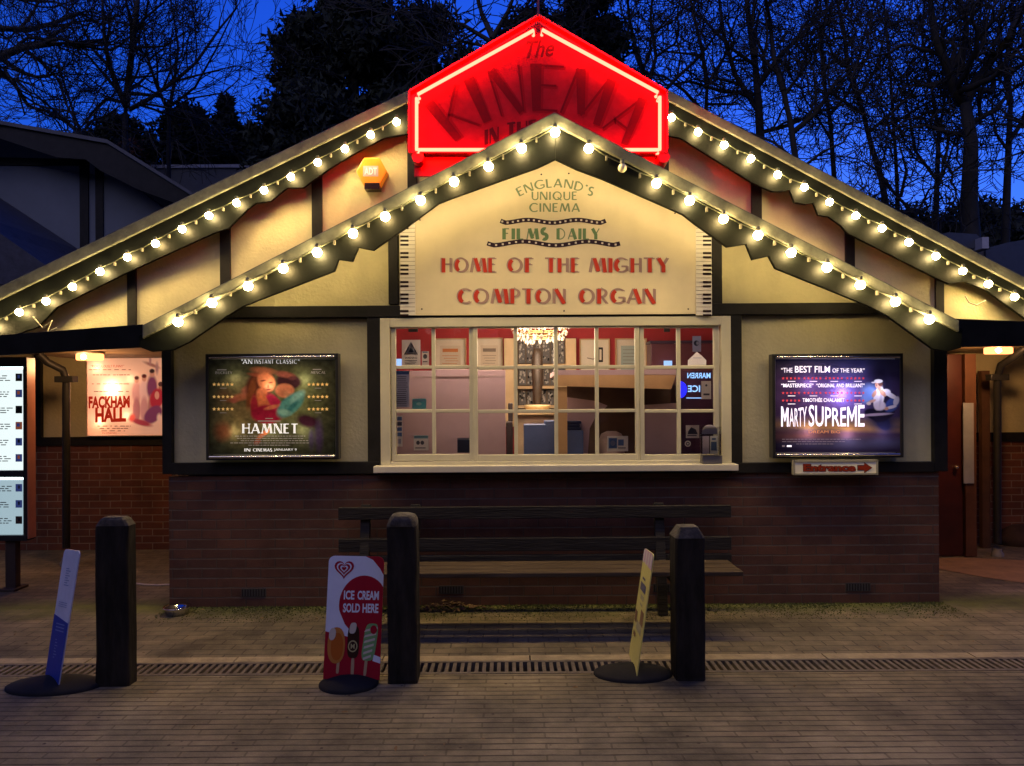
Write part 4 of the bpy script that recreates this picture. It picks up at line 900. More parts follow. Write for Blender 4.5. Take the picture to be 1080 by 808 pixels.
# ================================================================== PAVEMENT SIGNS
RUB=mat('black_rubber',(.022,.021,.020),.8,spec=.2,var=.2)
def pavement_sign(label,corners,base,brx,bry,fn):
    """corners tl,tr,br,bl world; base centre"""
    tl,tr,br,bl=corners; o=empty('pavement_sign',base,label,'sign','pavement signs on rubber bases')
    n=(tr-tl).cross(bl-tl).normalized()
    if n.dot(Vector((0,0,H))-(tl+br)/2)<0: n=-n
    t=.006; mb=MB()
    # rounded top corners
    out=[]
    def Q(u,v): return (tl*(1-u)+tr*u)*(1-v)+(bl*(1-u)+br*u)*v
    wl=(tr-tl).length; hl=(bl-tl).length; ru=.035/wl; rv=.035/hl
    for k in range(7): a=math.pi/2*k/6; out.append((ru*(1-math.cos(a)), rv*(1-math.sin(a))))
    for k in range(7): a=math.pi/2*k/6; out.append((1-ru*(1-math.sin(a)), rv*(1-math.cos(a))))
    out+=[(1,1),(0,1)]
    A=[Q(u,v)+n*(t/2) for u,v in out]; B=[Q(u,v)-n*(t/2) for u,v in out]; m=len(out)
    mb.add(A+B,[tuple(range(m-1,-1,-1)),tuple(range(m,2*m))]+[(i,(i+1)%m,(i+1)%m+m,i+m) for i in range(m)])
    cv,mats=fn(Q,n,t/2); 
    obj('panel',mb,mats[0],o); obj('printed_face',cv.mb,mats[1:],o)
    mb=MB(); mb.lathe(base,[(1,0),(1.0,.012),(.92,.022),(.6,.04),(.3,.052),(.001,.055)],28,sx=brx,sy=bry); obj('base',mb,RUB,o)
    return o
# ice cream sign
g=G(372,722)
def C3(px_,py_,Y): return P(px_,py_,Y)
Yi=g.y+.02
ic=[C3(347.3,586,Yi+.10),C3(405.5,587,Yi+.12),C3(400.6,717,Yi),C3(341,716,Yi-.02)]
def clipU(pts): return pts
def ice(Q,n,t):
    mp=lambda u,v,l: Q(u,v)+n*(t+.0012*l)
    cv=Canvas(mp)
    def rr(fn_,m,l): cv.poly(fn_,m,l)
    ru,rv=.11,.05
    tlc=[(ru*(1-math.cos(a)), rv*(1-math.sin(a))) for a in [math.pi/2*k/5 for k in range(6)]]
    # white field : whole top minus red corner
    cv.poly((tlc+[(.66,0.0),(.80,.03),(.93,.10),(1,.155),(1,.70),(0,.64)])[::-1],0,1)
    red=[(0,.64),(.26,.585),(.4,.6)]
    # red disc + lower field
    circ=[(.66+.44*math.cos(math.radians(a)), .40-.24*math.sin(math.radians(a))) for a in range(38,200,9)]
    circ=[(min(u,1),v) for u,v in circ]
    body=circ+[(.25,.47),(.34,.56),(.46,.62),(.40,.66),(0,.62),(0,1),(1,1),(1,.25)]
    cv.poly(body,1,2)
    cv.poly([(.70,0),(.89,0.0),(.97,.015),(1,.04),(1,.155),(.93,.10),(.80,.03)][::-1],1,2)
    # heart emblem
    def heart(cx,cy,s): return [(cx+s*.062*16*math.sin(t_)**3/16*1.35, cy-s*.032*(13*math.cos(t_)-5*math.cos(2*t_)-2*math.cos(3*t_)-math.cos(4*t_))/13) for t_ in [2*math.pi*k/28 for k in range(28)]]
    for s,m,l in ((2.1,1,3),(1.62,0,4),(1.3,1,5),(.85,0,6),(.5,1,7)): cv.poly(heart(.285,.105,s)[::-1] if False else heart(.285,.105,s),m,l)
    for t_,a in (('ICE',(.30,.285,.49,.36)),('CREAM',(.545,.285,.93,.36)),('SOLD',(.295,.39,.60,.465)),('HERE',(.645,.39,.93,.465))): cv.text(t_,a[0],a[1],a[2],a[3],0,3,bold=.035)
    # lollies
    def capsule(cx,cy,w,h,m,l,tilt=0,sq=.6):
        pts=[]
        for k in range(24):
            a=2*math.pi*k/24; x=math.copysign(abs(math.cos(a))**sq,math.cos(a))*w; y=math.copysign(abs(math.sin(a))**sq,math.sin(a))*h
            pts.append((cx+x+y*tilt, cy-y))
        cv.poly(pts,m,l)
    capsule(.25,.945-.05,.025,.06,6,3,.1,.4); capsule(.205,.73,.155,.145,3,4,0,.85); capsule(.22,.74,.11,.11,4,5,0,.9); capsule(.13,.64,.06,.05,5,6,.2,.9)
    capsule(.51,.90,.028,.07,6,3,0,.4); capsule(.505,.70,.105,.13,2,4,0,.55); capsule(.49,.59,.06,.045,5,5,.3,.7); cv.disc(.50,.735,.085,.048,7,6); cv.disc(.50,.735,.065,.037,2,7); cv.text('M',.465,.715,.535,.755,7,8,bold=.02)
    capsule(.74,.90,.026,.07,6,3,.15,.4); capsule(.80,.70,.12,.15,8,4,.25,.5)
    for k in range(6): cv.poly([(.69+.03*(5-k)*.2+.0,.60+k*.045),(.93-.02*k,.575+k*.045),(.93-.02*k,.595+k*.045),(.69,.62+k*.045)],5,5)
    cv.disc(.86,.60,.06,.035,1,6); cv.poly([(.88,.80),(1,.82),(1,.87),(.86,.85)],0,5)
    ms=[mat('sign_red_panel',(.40,.02,.04),.4),ink('ice_white',(.84,.88,.95),.35),ink('ice_red',(.42,.012,.03),.35),ink('choc',(.05,.02,.012),.35),ink('orange_ice',(.62,.24,.05),.35),ink('orange_deep',(.55,.14,.02),.35),ink('cream_bite',(.70,.62,.48),.35),ink('stick',(.55,.38,.2),.5),ink('gold_badge',(.55,.48,.22),.4),ink('green_ice',(.22,.42,.16),.4)]
    return cv,ms
pavement_sign('red and light blue ice cream sign with three lollies, by the round topped bollard',ic,(G(367,724).x,G(367,722).y,0),.165,.15,ice)
# blue / white sign, nearly edge on
bc=[P(68.5,579,4.42),P(85,581,4.24),P(62.5,722.5,4.20),P(48,716.5,4.36)]
def blue(Q,n,t):
    cv=Canvas(lambda u,v,l: Q(u,v)+n*(t+.0012*l)); cv.poly([(0,.5),(1,.545),(1,1),(0,1)][::-1],0,1)
    for v in (.56,.585,.61): cv.r(.25,v,.8,v+.008,1,2)
    for k in range(7): cv.r(.35,.68+k*.022,.35+.1+.05*(k%3),.686+k*.022,1,2)
    for k in range(8): cv.r(.35,.14+k*.018,.55+.1*(k%2),.146+k*.018,2,2)
    for k in range(3): cv.r(.2,.40+k*.015,.75,.404+k*.015,2,2)
    return cv,[mat('pale_blue_panel',(.80,.82,.90),.4),ink('royal_blue',(.03,.06,.38),.4),ink('pale_ink',(.25,.33,.60),.4),ink('grey_ink',(.30,.36,.55),.4)]
pavement_sign('blue and white pavement sign turned nearly edge on, by the thick bollard',bc,(G(54,726).x,G(54,724).y,0),.26,.15,blue)
yc=[P(680.5,578,4.62),P(690,585,4.30),P(672,713,4.30),P(664,690,4.62)]
def yel(Q,n,t):
    cv=Canvas(lambda u,v,l: Q(u,v)+n*(t+.0012*l)); cv.poly([(.0,.03),(.08,.0),(.9,.0),(1,.03),(1,.135),(0,.11)][::-1],0,1)
    for k in range(4): cv.poly([(.05+k*.26,.01),(.16+k*.26,.01),(.16+k*.26,.13),(.05+k*.26,.115)][::-1],1,2)
    cv.r(.2,.29,.75,.36,2,2); cv.r(.3,.24,.6,.26,2,2); cv.r(.35,.39,.7,.43,3,2); cv.r(.4,.46,.65,.48,3,2); cv.r(.05,.56,.3,.66,4,2); cv.r(.35,.62,.85,.70,3,2); cv.r(.6,.50,.9,.62,4,2); cv.r(.15,.74,.4,.78,4,2)
    return cv,[mat('yellow_panel',(.72,.66,.20),.45),ink('pink_stripe',(.62,.42,.50)),ink('stripe_white',(.70,.66,.60)),ink('photo_dark',(.12,.12,.18)),ink('photo_mid',(.45,.42,.25)),ink('photo_brown',(.25,.15,.08))]
pavement_sign('thin pale yellow pavement sign turned nearly edge on, by the chamfered bollard',yc,(G(668,712).x,G(668,711).y,0),.225,.15,yel)
# ================================================================== DOG BOWL, HOSE
g=G(187,648); mb=MB(); mb.lathe((g.x,g.y,0),[(.001,.012),(.055,.012),(.075,.05),(.098,.062),(.101,.058),(.092,.048),(.078,.0),(.001,.0)],28)
tag(obj('dog_bowl',mb,mat('bowl_steel',(.7,.7,.7),.12,metal=1,var=.05),None,loc=(g.x,g.y,0)),'shiny steel dog bowl on the mossy paving by the wall corner','bowl')
mb=MB(); mb.tube([G(140,615,.01),G(152,616.5,.01),G(165,617,.01),G(180,616.5,.01)],.007,6); tag(obj('hose',mb,mat('pale_hose',(.6,.5,.42),.5),None,loc=G(160,616)),'pale thin hose on the paving behind the thick bollard','hose')

# ================================================================== INSIDE THE WINDOW
def bxp(x0,y0,x1,y1,Y,d,mb=None,m=0):
    a=rect(x0,y0,x1,y1,Y); mb=mb or MB(); mb.box(a[0],Y,a[1],a[2],Y+d,a[3],m); return mb
def single(name,mb,m,label,cat,group=None):
    xs=[v[0] for v in mb.v]; ys=[v[1] for v in mb.v]; zs=[v[2] for v in mb.v]
    o=obj(name,mb,m,None,loc=((min(xs)+max(xs))/2,(min(ys)+max(ys))/2,min(zs))); return tag(o,label,cat,group)
PAPER=mat('aged_paper',(.66,.56,.42),.8,var=.05); MOUNT=mat('pale_mount',(.74,.66,.52),.7,var=.04); INKG=ink('ink_grey',(.25,.20,.16)); INKO=ink('ink_orange',(.60,.22,.08))
WOODF=mat('pine_frame',(.55,.36,.18),.5)
def framed(label,x0,y0,x1,y1,kind):
    Y=8.39; a=rect(x0,y0,x1,y1,Y); o=empty('framed_notice',((a[0]+a[2])/2,Y,a[1]),label,'framed notice','framed notices on the red wall of the kiosk')
    mb=MB(); t=.012
    mb.box(a[0],Y-.03,a[1],a[0]+t,Y+.02,a[3]); mb.box(a[2]-t,Y-.03,a[1],a[2],Y+.02,a[3]); mb.box(a[0]+t,Y-.03,a[1],a[2]-t,Y+.02,a[1]+t); mb.box(a[0]+t,Y-.03,a[3]-t,a[2]-t,Y+.02,a[3]); obj('frame',mb,WOODF,o)
    cv=Canvas(pxmap(Y-.005,.002)); cv.r(x0+1,y0+1,x1-1,y1-1,0,0); w=x1-x0; h=y1-y0
    if kind<2:
        cv.r(x0+w*.18,y0+h*.17,x1-w*.18,y1-2,1,1); c=3 if kind==0 else 2
        cv.text('NOTICE' if False else 'PROGRAMME',x0+w*.24,y0+h*.24,x1-w*.24,y0+h*.34,c,2,bold=.02) if False else cv.r(x0+w*.26,y0+h*.24,x1-w*.26,y0+h*.32,c,2)
        for k in range(9): cv.r(x0+w*(.25+.05*(k%3)),y0+h*(.40+k*.06),x1-w*(.25+.04*(k%2)),y0+h*(.40+k*.06)+.5,c,2)
    elif kind==2:
        cv.line([(x0+w*.25,y0+h*.45),(x0+w*.45,y0+h*.48),(x0+w*.6,y0+h*.44)],1.0,2,1); cv.r(x0+w*.62,y0+h*.2,x0+w*.78,y0+h*.55,4,1); cv.r(x0+w*.66,y0+h*.25,x0+w*.73,y0+h*.5,0,2)
    else:
        cv.r(x0+w*.18,y0+h*.17,x1-w*.30,y1-2,5,1)
        for k in range(8): cv.r(x0+w*.24,y0+h*(.26+k*.08),x1-w*.36,y0+h*(.26+k*.08)+.5,2,2)
    obj('sheet',cv.mb,[MOUNT,PAPER,INKG,INKO,ink('ink_dark',(.03,.03,.03)),ink('duck_egg',(.38,.46,.42))],o)
framed('framed notice with orange heading on the red wall, behind the second window column',458,357,492,402,0)
framed('framed notice with a grey heading on the red wall, beside the pine display shelves',502,356.5,530.5,402,1)
framed('framed pale drawing with a small dark doorway, on the red wall past the chandelier',611.5,357.5,643,402,2)
framed('framed pale green text sheet on the red wall, beside the dark cupboard',649,357,682,402,3)
# shelves with photographs
sh=empty('display_shelves',P(570,440,8.3),'pine framed display shelves with small black and white pictures below the chandelier','shelves')
PINE=mat('pale_pine',(.66,.47,.25),.5,var=.08)
mb=bxp(532,357,546,450,8.25,.12); bxp(597,357,608,480,8.25,.12,mb); obj('frame',mb,PINE,sh)
mb=MB()
for y in (384,407,427.5): bxp(546.3,y,596.7,y+3,8.25,.14,mb)
obj('shelf',mb,PINE,sh)
mb=bxp(546,352,597,450,8.385,.01); obj('back',mb,mat('shelf_back',(.18,.13,.09),.8),sh)
cv=Canvas(pxmap(8.34,.003)); r3=random.Random(9)
for (ya,yb) in ((360,383),(389,406),(411,427)):
    x=547.5
    while x<594:
        w=r3.uniform(5,8); cv.r(x,ya,x+w,yb,0,0)
        for k in range(14):
            a=r3.uniform(x,x+w-2); b=r3.uniform(ya,yb-3); cv.r(a,b,a+r3.uniform(.8,2),b+r3.uniform(1,3),r3.choice((1,2,2)),1+k*.1)
        x+=w+1.6
obj('picture',cv.mb,[ink('bw_mid',(.16,.15,.15)),ink('bw_dark',(.02,.02,.02)),ink('bw_light',(.50,.47,.42))],sh)
# tall figure-like dark lamp/coat hanging
c=P(567,428,7.6)
so_=empty('table_lamp',c,'tall dark column lamp with a cream dish foot on the kiosk counter','lamp')
mb=MB(); mb.lathe(c,[(.035,.0),(.045,.12),(.058,.35),(.052,.50),(.035,.56),(.0,.57)],18,sy=.8); obj('column',mb,mat('dark_bronze',(.045,.028,.018),.5,var=.3),so_)
mb=MB(); mb.lathe(c,[(.0,-.05),(.10,-.05),(.13,-.01),(.13,.01),(.0,.012)],22); obj('dish_foot',mb,mat('cream_dish',(.70,.55,.30),.4),so_)
# counter
ct=empty('counter',P(572,480,7.3),'cream topped kiosk counter behind the blue boxes','counter')
zc=P(572,432,7.2).z
mb=MB(); a=rect(541,0,640,1,7.2); mb.box(a[0]-.02,7.1,zc-.05,a[2],7.9,zc-.01); bevel(obj('worktop',mb,PINE,ct),.006)
mb=MB(); mb.box(a[0],7.15,.03,a[2]-.02,7.85,zc-.051); obj('cabinet',mb,mat('counter_front',(.62,.44,.26),.6),ct)
# boxes
BLU=mat('blue_card',(.10,.14,.30),.6,var=.1)
b1=MB(); bxp(553,448,586,500,6.35,.28,b1); bxp(575,444,586,448,6.35,.28,b1); bevel(single('storage_box',b1,BLU,'blue card box with a raised corner behind the middle of the window','box','blue boxes behind the window'),.005)
b1=MB(); bxp(588.5,454,615.5,500,6.35,.28,b1); bevel(single('storage_box',b1,BLU,'plain blue card box topped with folded navy cloth behind the window','box','blue boxes behind the window'),.005)
mb=MB()
for k,(x0,x1,y) in enumerate(((590,613,450.7),(589.5,612,447.4),(592,613.5,444.1))): bxp(x0,y,x1,y+3.1,6.38,.22,mb)
bevel(single('folded_cloth',mb,mat('navy_cloth',(.015,.02,.06),.9),'folded navy cloth lying on the blue card box','cloth'),.008)
# dark chair by the partition
mb=MB(); bxp(534,445,541,500,6.9,.3,mb); bxp(536,425,541,445,7.15,.05,mb); bevel(single('office_chair',mb,mat('dark_chair',(.03,.02,.02),.6),'dark chair seen edge on between the mauve screen and the counter','chair'),.01)
# mauve screens
MAU=mat('mauve_screen',(.50,.33,.33),.75,var=.06,scale=3)
sc=empty('mauve_screen',P(475,500,6.38),'mauve panelled screen standing behind the left columns of the window','screen')
for x0,x1,y0 in ((407,457.5,391),(458.5,499,389.6),(500,533.5,390.4)):
    mb=bxp(x0,y0,x1,520,6.40+(.01 if x0==458.5 else 0),.02); bevel(obj('panel',mb,MAU,sc),.003)
    mb=bxp(x0+1.5,y0+6,x1-1.5,y0+7,6.396,.006); obj('moulding',mb,mat('mauve_edge',(.5,.36,.33),.6),sc)
# wooden hatch unit
hu=empty('wooden_hatch_unit',P(650,500,6.3),'orange pine hatch unit with dark hollow and mauve panels behind the right window columns','unit')
mb=MB(); q=[(586,395.5),(713,395.5),(708,410.5),(586,407)]; mb.prism(px(q,6.25)[::-1],6.25,6.29); obj('rail',mb,mat('orange_pine',(.58,.33,.14),.5,var=.1),hu)
mb=bxp(586,390,716,395.3,6.25,.9); obj('top',mb,MAU,hu)
mb=bxp(586,408,598.5,520,6.26,.06); obj('upright',mb,mat('orange_pine',(.58,.33,.14)),hu)
mb=MB(); bxp(598.5,405,716,520,7.0,.02,mb); obj('back_panel',mb,mat('dark_brown_board',(.13,.07,.04),.7,var=.2),hu)
mb=MB(); mb.prism(px([(598.6,419),(629,423),(641,428),(628,440),(622,452),(617,520),(598.6,520)],6.5)[::-1],6.5,6.53); obj('panel',mb,MAU,hu)
mb=MB(); mb.prism(px([(680,427),(716,425),(716,520),(688,520),(674,480),(676,455)],6.5)[::-1],6.5,6.53); obj('panel',mb,MAU,hu)
mb=MB(); mb.lathe(P(645,480,6.45),[(.11,0),(.11,.12),(.085,.18),(.04,.2),(0,.2)],20); obj('rounded_holder',mb,mat('pink_plastic',(.45,.32,.28),.5),hu)
# dark cupboard and freezer with lit sign
cu=empty('dark_cupboard',P(722,500,8.1),'dark maroon cupboard against the red wall at the right end of the kiosk','cupboard')
mb=bxp(687,362,790,520,8.1,.25); bevel(obj('carcass',mb,mat('maroon_cupboard',(.13,.04,.055),.4,var=.15),cu),.006)
mb=bxp(686,359,791,361.8,8.08,.28); obj('top',mb,mat('cupboard_top',(.05,.03,.06),.4),cu)
fz=empty('ice_freezer',P(735,520,6.6),'dark purple freezer cabinet with mirrored glowing blue ice lettering','freezer')
mb=bxp(717,391,775,540,6.62,.4); bevel(obj('cabinet',mb,mat('purple_cabinet',(.07,.02,.05),.35),fz),.006)
cv=Canvas(pxmap(6.61,.003)); cv.text('MARREN',725,393.2,749.5,399,0,1,bold=.02,flip=True); cv.text('ICE',725.5,406.5,738.5,413.5,0,1,bold=.02,flip=True)
cv.poly([(717.2,402)]+[(717.2+7.5*math.sin(math.radians(a)),411-9*math.cos(math.radians(a))) for a in range(10,170,16)]+[(717.2,420)],1,1); cv.r(724,419.4,740,420.2,0,1)
obj('lit_lettering',cv.mb,[emat('ice_blue',(.30,.55,1),1.1),emat('disc_blue',(.02,.02,1),1.3)],fz)
# chandelier
cc=P(570,350,7.0); ch=empty('chandelier',cc+Vector((0,0,.32)),'glittering crystal chandelier with warm lamps hanging inside the kiosk','chandelier')
mb=MB(); mb.tube([cc+Vector((0,0,.1)),cc+Vector((0,0,.36))],.01,8)
for rr_,zz_ in ((.24,.03),(.17,-.02),(.10,-.06)): mb.tube([cc+Vector((rr_*math.cos(a*math.pi/12),rr_*math.sin(a*math.pi/12),zz_)) for a in range(25)],.006,5,cap=False)
obj('frame',mb,mat('brass',(.6,.38,.15),.3,metal=1),ch)
mb=MB(); r4=random.Random(4)
CR=MB()
for rr_,zz_,n in ((.24,.0,26),(.21,-.05,20),(.17,-.05,16),(.14,-.08,12),(.09,-.09,8),(.26,.05,22)):
    for k in range(n):
        a=2*math.pi*k/n+r4.uniform(-.05,.05); c=cc+Vector((rr_*math.cos(a),rr_*math.sin(a),zz_+r4.uniform(-.015,.015))); s=r4.uniform(.010,.017)
        mat_i=0 if r4.random()<.82 else 1
        CR.add([c+Vector((0,0,s*1.5)),c+Vector((s,0,0)),c+Vector((0,s,0)),c+Vector((-s,0,0)),c+Vector((0,-s,0)),c+Vector((0,0,-s*1.9))],[(0,1,2),(0,2,3),(0,3,4),(0,4,1),(5,2,1),(5,3,2),(5,4,3),(5,1,4)],mat_i)
obj('crystals',CR,[mat('crystal',(.55,.45,.33),.05,spec=1,var=.02,metal=.2),emat('crystal_glint',(1,.80,.55),1.5)],ch)
for k in range(6):
    a=k*math.pi/3+.3; c=cc+Vector((.19*math.cos(a),.19*math.sin(a),.05)); mb=MB(); mb.lathe(c,[(.004,-.03),(.014,0),(.012,.025),(.001,.05)],10); b=obj('candle_bulb',mb,emat('candle_bulb',(1,.66,.34),18),ch)
l=bpy.data.lights.new('chandelier_light','POINT'); l.energy=26; l.color=(1,.74,.5); l.shadow_soft_size=.25; lo=bpy.data.objects.new('chandelier_light',l); link(lo); lo.parent=ch; lo.location=cc+Vector((0,0,-.14))-ORG[ch.name]
# strip lamp inside at the front, over the blue boxes (kiosk ceiling light)
cl=empty('ceiling_light',(.3,6.5,2.5),'flat white ceiling light inside the kiosk above the window','light')
mb=MB(); mb.box(-.2,6.7,2.44,.8,6.85,2.478); obj('diffuser',mb,emat('kiosk_light',(1,.82,.66),22),cl)
wl=empty('window_fill_light',(.3,YW+.24,wz1-.03),'added thin fill strip under the window head, brightening the mauve screens','light')  # added fill lamp, put in to brighten the mauve screens
mb=MB(); mb.box(wx0+.2,YW+.215,wz1-.02,wx1-.2,YW+.245,wz1-.005); obj('strip',mb,emat('fill_strip_glow',(1,.78,.66),30),wl)
# things stuck on the glass
YG=YW+.0175
CARD=mat('white_card',(.80,.76,.70),.6,var=.04); CB=ink('card_blue',(.14,.24,.48)); CG=ink('card_grey',(.10,.10,.12)); CT=ink('card_teal',(.25,.48,.50)); CY=ink('card_dim',(.42,.42,.50))
def sticker(name,label,x0,y0,x1,y1,fn,base=0):
    Yk=YG+.003; cv=Canvas(pxmap(Yk,.0008)); a=rect(x0,y0,x1,y1,Yk); cv.mb.box(a[0],Yk,a[1],a[2],Yk+.002,a[3],base); fn(cv)
    single(name,cv.mb,[CARD,CB,CG,CT,CY],label,'notice','notices stuck inside the window glass')
def papermat(m):
    t=m.node_tree; N=t.nodes; L=t.links; B=N['Principled BSDF']; src=B.inputs['Base Color'].links[0].from_socket
    tr=N.new('ShaderNodeBsdfTranslucent'); L.new(src,tr.inputs[0]); ms=N.new('ShaderNodeMixShader'); ms.inputs[0].default_value=.6; L.new(B.outputs[0],ms.inputs[1]); L.new(tr.outputs[0],ms.inputs[2]); L.new(ms.outputs[0],N['Material Output'].inputs[0])
for m_ in (CARD,CB,CG,CT,CY): papermat(m_)
def f1(cv):
    cv.poly([(426,374),(441,374),(433.5,360.5)],2,1); cv.poly([(428.3,372.6),(438.7,372.6),(433.5,363.2)],0,2); cv.poly([(431,371.5),(433,367),(435,368),(436.5,371.5)],2,3)
    cv.text('WARNING',427,376.5,440,378.5,2,1,bold=.02)
    for k in range(3): cv.r(427,380+k*1.7,440-k,380.6+k*1.7,2,1)
sticker('warning_notice','white warning notice with a black triangle, top of the first window column',424,358.5,443.5,387,f1)
def f2(cv): cv.disc(448.5,376,2.2,2.6,2,1,10); cv.r(446,381,451,382,2,1); cv.r(446,371,451,372,1,1)
sticker('small_notice','narrow pale notice with a dark emblem, right against the triangle warning',445,370.5,452.5,386.6,f2)
def lines(x0,x1,y0,y1,st,m=2):
    def f(cv):
        y=y0
        while y<y1: cv.r(x0+random.uniform(0,1.5),y,x1-random.uniform(0,2),y+.7,m,1); y+=st
    return f
def f3(cv): cv.r(416.3,391.5,431.5,395,1,1); lines(418,430,397,428,2.2)(cv)
sticker('opening_notice','tall blue grey text notice with a dark heading in the first window column',416,391.2,431.8,429.5,f3,4)
def f4(cv): cv.disc(442,426,3,1.6,0,1,12); cv.r(436,422,448,423.4,4,1)
sticker('teal_notice','small teal card on the glass beside the tall text notice',435,420.5,449.5,431.5,f4,3)
def f5(cv):
    for k,(m) in enumerate((1,2,1,1)): cv.r(419,439.5+k*5.6,424,443.5+k*5.6,m,1)
    cv.r(420,463,423,468,4,1)
sticker('sticker_strip','narrow strip of small blue square stickers low in the first window column',418.5,438.5,424.5,471,f5)
def f6(cv): cv.disc(441,467,2,2.2,2,1,12); cv.disc(445.5,467,2,2.2,2,1,12); cv.r(438,472,449,473,2,1); cv.r(436.8,459.4,451.5,462.5,3,1)
sticker('eye_notice','small white card with two dark rings below the teal card',436.5,459,452,475,f6)
sticker('grey_notice','small plain grey card in the lower corner of the second window column',482.5,462,496,477.5,lambda cv: cv.r(483,462.5,495.5,464,0,1),2)
def f7(cv): cv.r(642,462,651,473,1,1); cv.disc(646.5,467.5,2.6,3,4,2,12); cv.r(652,463.5,658,470,1,1); cv.r(652,472,660,473,2,1)
sticker('card_payment_notice','white card with two blue logos low in the sash beside the pine unit',640.5,460,662.5,476,f7)
def f8(cv): cv.poly([(725.5,458),(736,458),(734,453),(729,450.5),(726,455)],2,1); cv.r(725,459,735,460,2,1)
sticker('picture_card','square white card with a grey mountain drawing in the last window column',723.5,448.5,737.5,462,f8)
cv=Canvas(pxmap(YG+.003,.0008)); cv.disc(725.5,468,3.3,3.3,0,0,18); cv.disc(725.5,468,2,2,2,1,14); cv.disc(725.5,468,1.1,1.1,0,2,12); single('round_sticker',cv.mb,[CARD,CB,CG],'small round white sticker below the mountain drawing card','sticker','notices stuck inside the window glass')
cv=Canvas(pxmap(YG+.003,.0008)); cv.poly([(725.5,386.8),(745,386.8),(745,380),(740,375),(735,371),(731,375),(725.5,380)],0,0); cv.r(731,377.2,740,377.9,4,1); single('house_shaped_card',cv.mb,[CARD,CB,CG,CT,CY],'cream card with a pointed top, in the last window column above the blue lettering','notice','notices stuck inside the window glass')
def f9(cv): cv.disc(734.5,362,2.7,3,2,1,14); cv.disc(735.5,362,1.4,1.6,0,2,10); cv.r(732,369,738,370,4,1)
sticker('tall_card','tall grey card with a round dark emblem, above the pointed cream card',730.5,354.5,739.5,371,f9,4)
def f10(cv): cv.disc(745,406.5,1.2,1.2,2,1,10); cv.r(742,415,748.5,417,2,1)
sticker('price_card','upright cream card hiding part of the blue lettering',739.8,402,750,421,f10)
mb=bxp(700.5,380.5,709,386.5,8.0,.02); single('glowing_screen',mb,emat('screen_blue',(.35,.55,1),.9),'small glowing blue screen in front of the dark cupboard','screen')
mb=bxp(415.5,378.5,423.5,386.5,8.0,.02); single('glowing_screen',mb,emat('screen_blue',(.35,.55,1),.9),'small glowing blue screen beside the triangle warning','screen')
# leaflet holder outside the window
lh=empty('leaflet_holder',P(751,488,YW-.13),'clear acrylic leaflet holder on a grey block at the corner of the window sill','leaflet holder')
ACR=glassmat('acrylic',(.86,.86,.88),.8)
mb=bxp(741,480.5,762,489.2,YW-.12,.07); bevel(obj('block',mb,mat('grey_block',(.16,.15,.15),.6),lh),.003)
mb=MB(); bxp(739.5,458,761,480,YW-.13,.003,mb); bxp(739.5,450,761,480,YW-.085,.003,mb); bxp(739.5,458,740.3,480,YW-.126,.04,mb); bxp(760.2,458,761,480,YW-.126,.04,mb); obj('pocket',mb,ACR,lh)
mb=MB(); mb.prism([(q.x,q.z) for q in (P(x,y,YW-.1) for x,y in [(741,458)]+[(749.5+8*math.cos(math.radians(a)),455-7*math.sin(math.radians(a))) for a in range(180,-1,-15)]+[(757.5,458)])][::-1],YW-.08,YW-.077); obj('back_card',mb,mat('card_lilac',(.40,.36,.42),.5),lh)
cv=Canvas(pxmap(YW-.10,.001)); cv.r(741,460,748,479,0,0); cv.r(749,460,757,479,1,0); cv.r(750,466,756,475,2,1); cv.r(751,462,755,464,2,1); obj('leaflet',cv.mb,[ink('leaf_lilac',(.40,.34,.44)),ink('leaf_white',(.5,.5,.5)),ink('leaf_blue',(.06,.10,.22))],lh)
# ================================================================== BACKGROUND BUILDINGS
def bgpoly(mb,pts,Y,d,m=0): q=px(pts,Y); mb.prism(q[::-1],Y,Y+d,m); return mb
nb=empty('neighbouring_hall',(P(60,300,14).x,14,0),'dark neighbouring hall with timber posts, blue grey render and a low pitched roof','building')
BLUR=mat('grey_render',(.17,.19,.21),.85,var=.1,scale=1.5)
Yn=13.0
mb=MB(); q=px([(-260,171),(-160,171),(0,171),(130,188),(190,232),(250,262)],Yn); q=[(q[0][0],0.0)]+q+[(q[-1][0],0.0)]; mb.prism(q[::-1],Yn,Yn+.2); obj('wall',mb,BLUR,nb)
for x0,x1 in ((85,94),(101.5,109.5)): mb=bxp(x0,168,x1,560,Yn-.03,.05); obj('timber_post',mb,BLACK,nb)
mb=MB(); bgpoly(mb,[(-260,166),(0,166),(90,168),(90,174.5),(0,174),(-260,174)],Yn-.03,.05); obj('timber_beam',mb,BLACK,nb)
mb=MB(); bgpoly(mb,[(-260,132),(0,132),(112,152),(206,209),(198,219),(146,200),(106,180),(90,168),(60,166),(0,146),(-260,146)],Yn-.6,.05); obj('barge_board',mb,BLACK,nb)
mb=MB(); a0=px([(-260,131),(0,131),(113,151),(210,211)],Yn-.65)
for i in range(3):
    p=a0[i]; q_=a0[i+1]; mb.prism([(p[0],p[1]+.06),(q_[0],q_[1]+.06),(q_[0],q_[1]),(p[0],p[1])][::-1],Yn-.65,Yn+9)
obj('roof',mb,mat('slate_roof',(.06,.065,.08),.5,var=.3,scale=3),nb)
lr=empty('lean_to_roof',(P(10,300,10.5).x,10.5,0),'low dark tiled lean-to roof in front of the blue grey hall wall','roof')
mb=MB(); bgpoly(mb,[(-200,110),(-20,228),(0,246),(50,281),(68,300),(-20,300),(-200,300)],10.5,2.4); obj('roof',mb,mat('dark_tile',(.06,.06,.075),.6,var=.3,scale=8,bump=.4,bscale=20),lr)
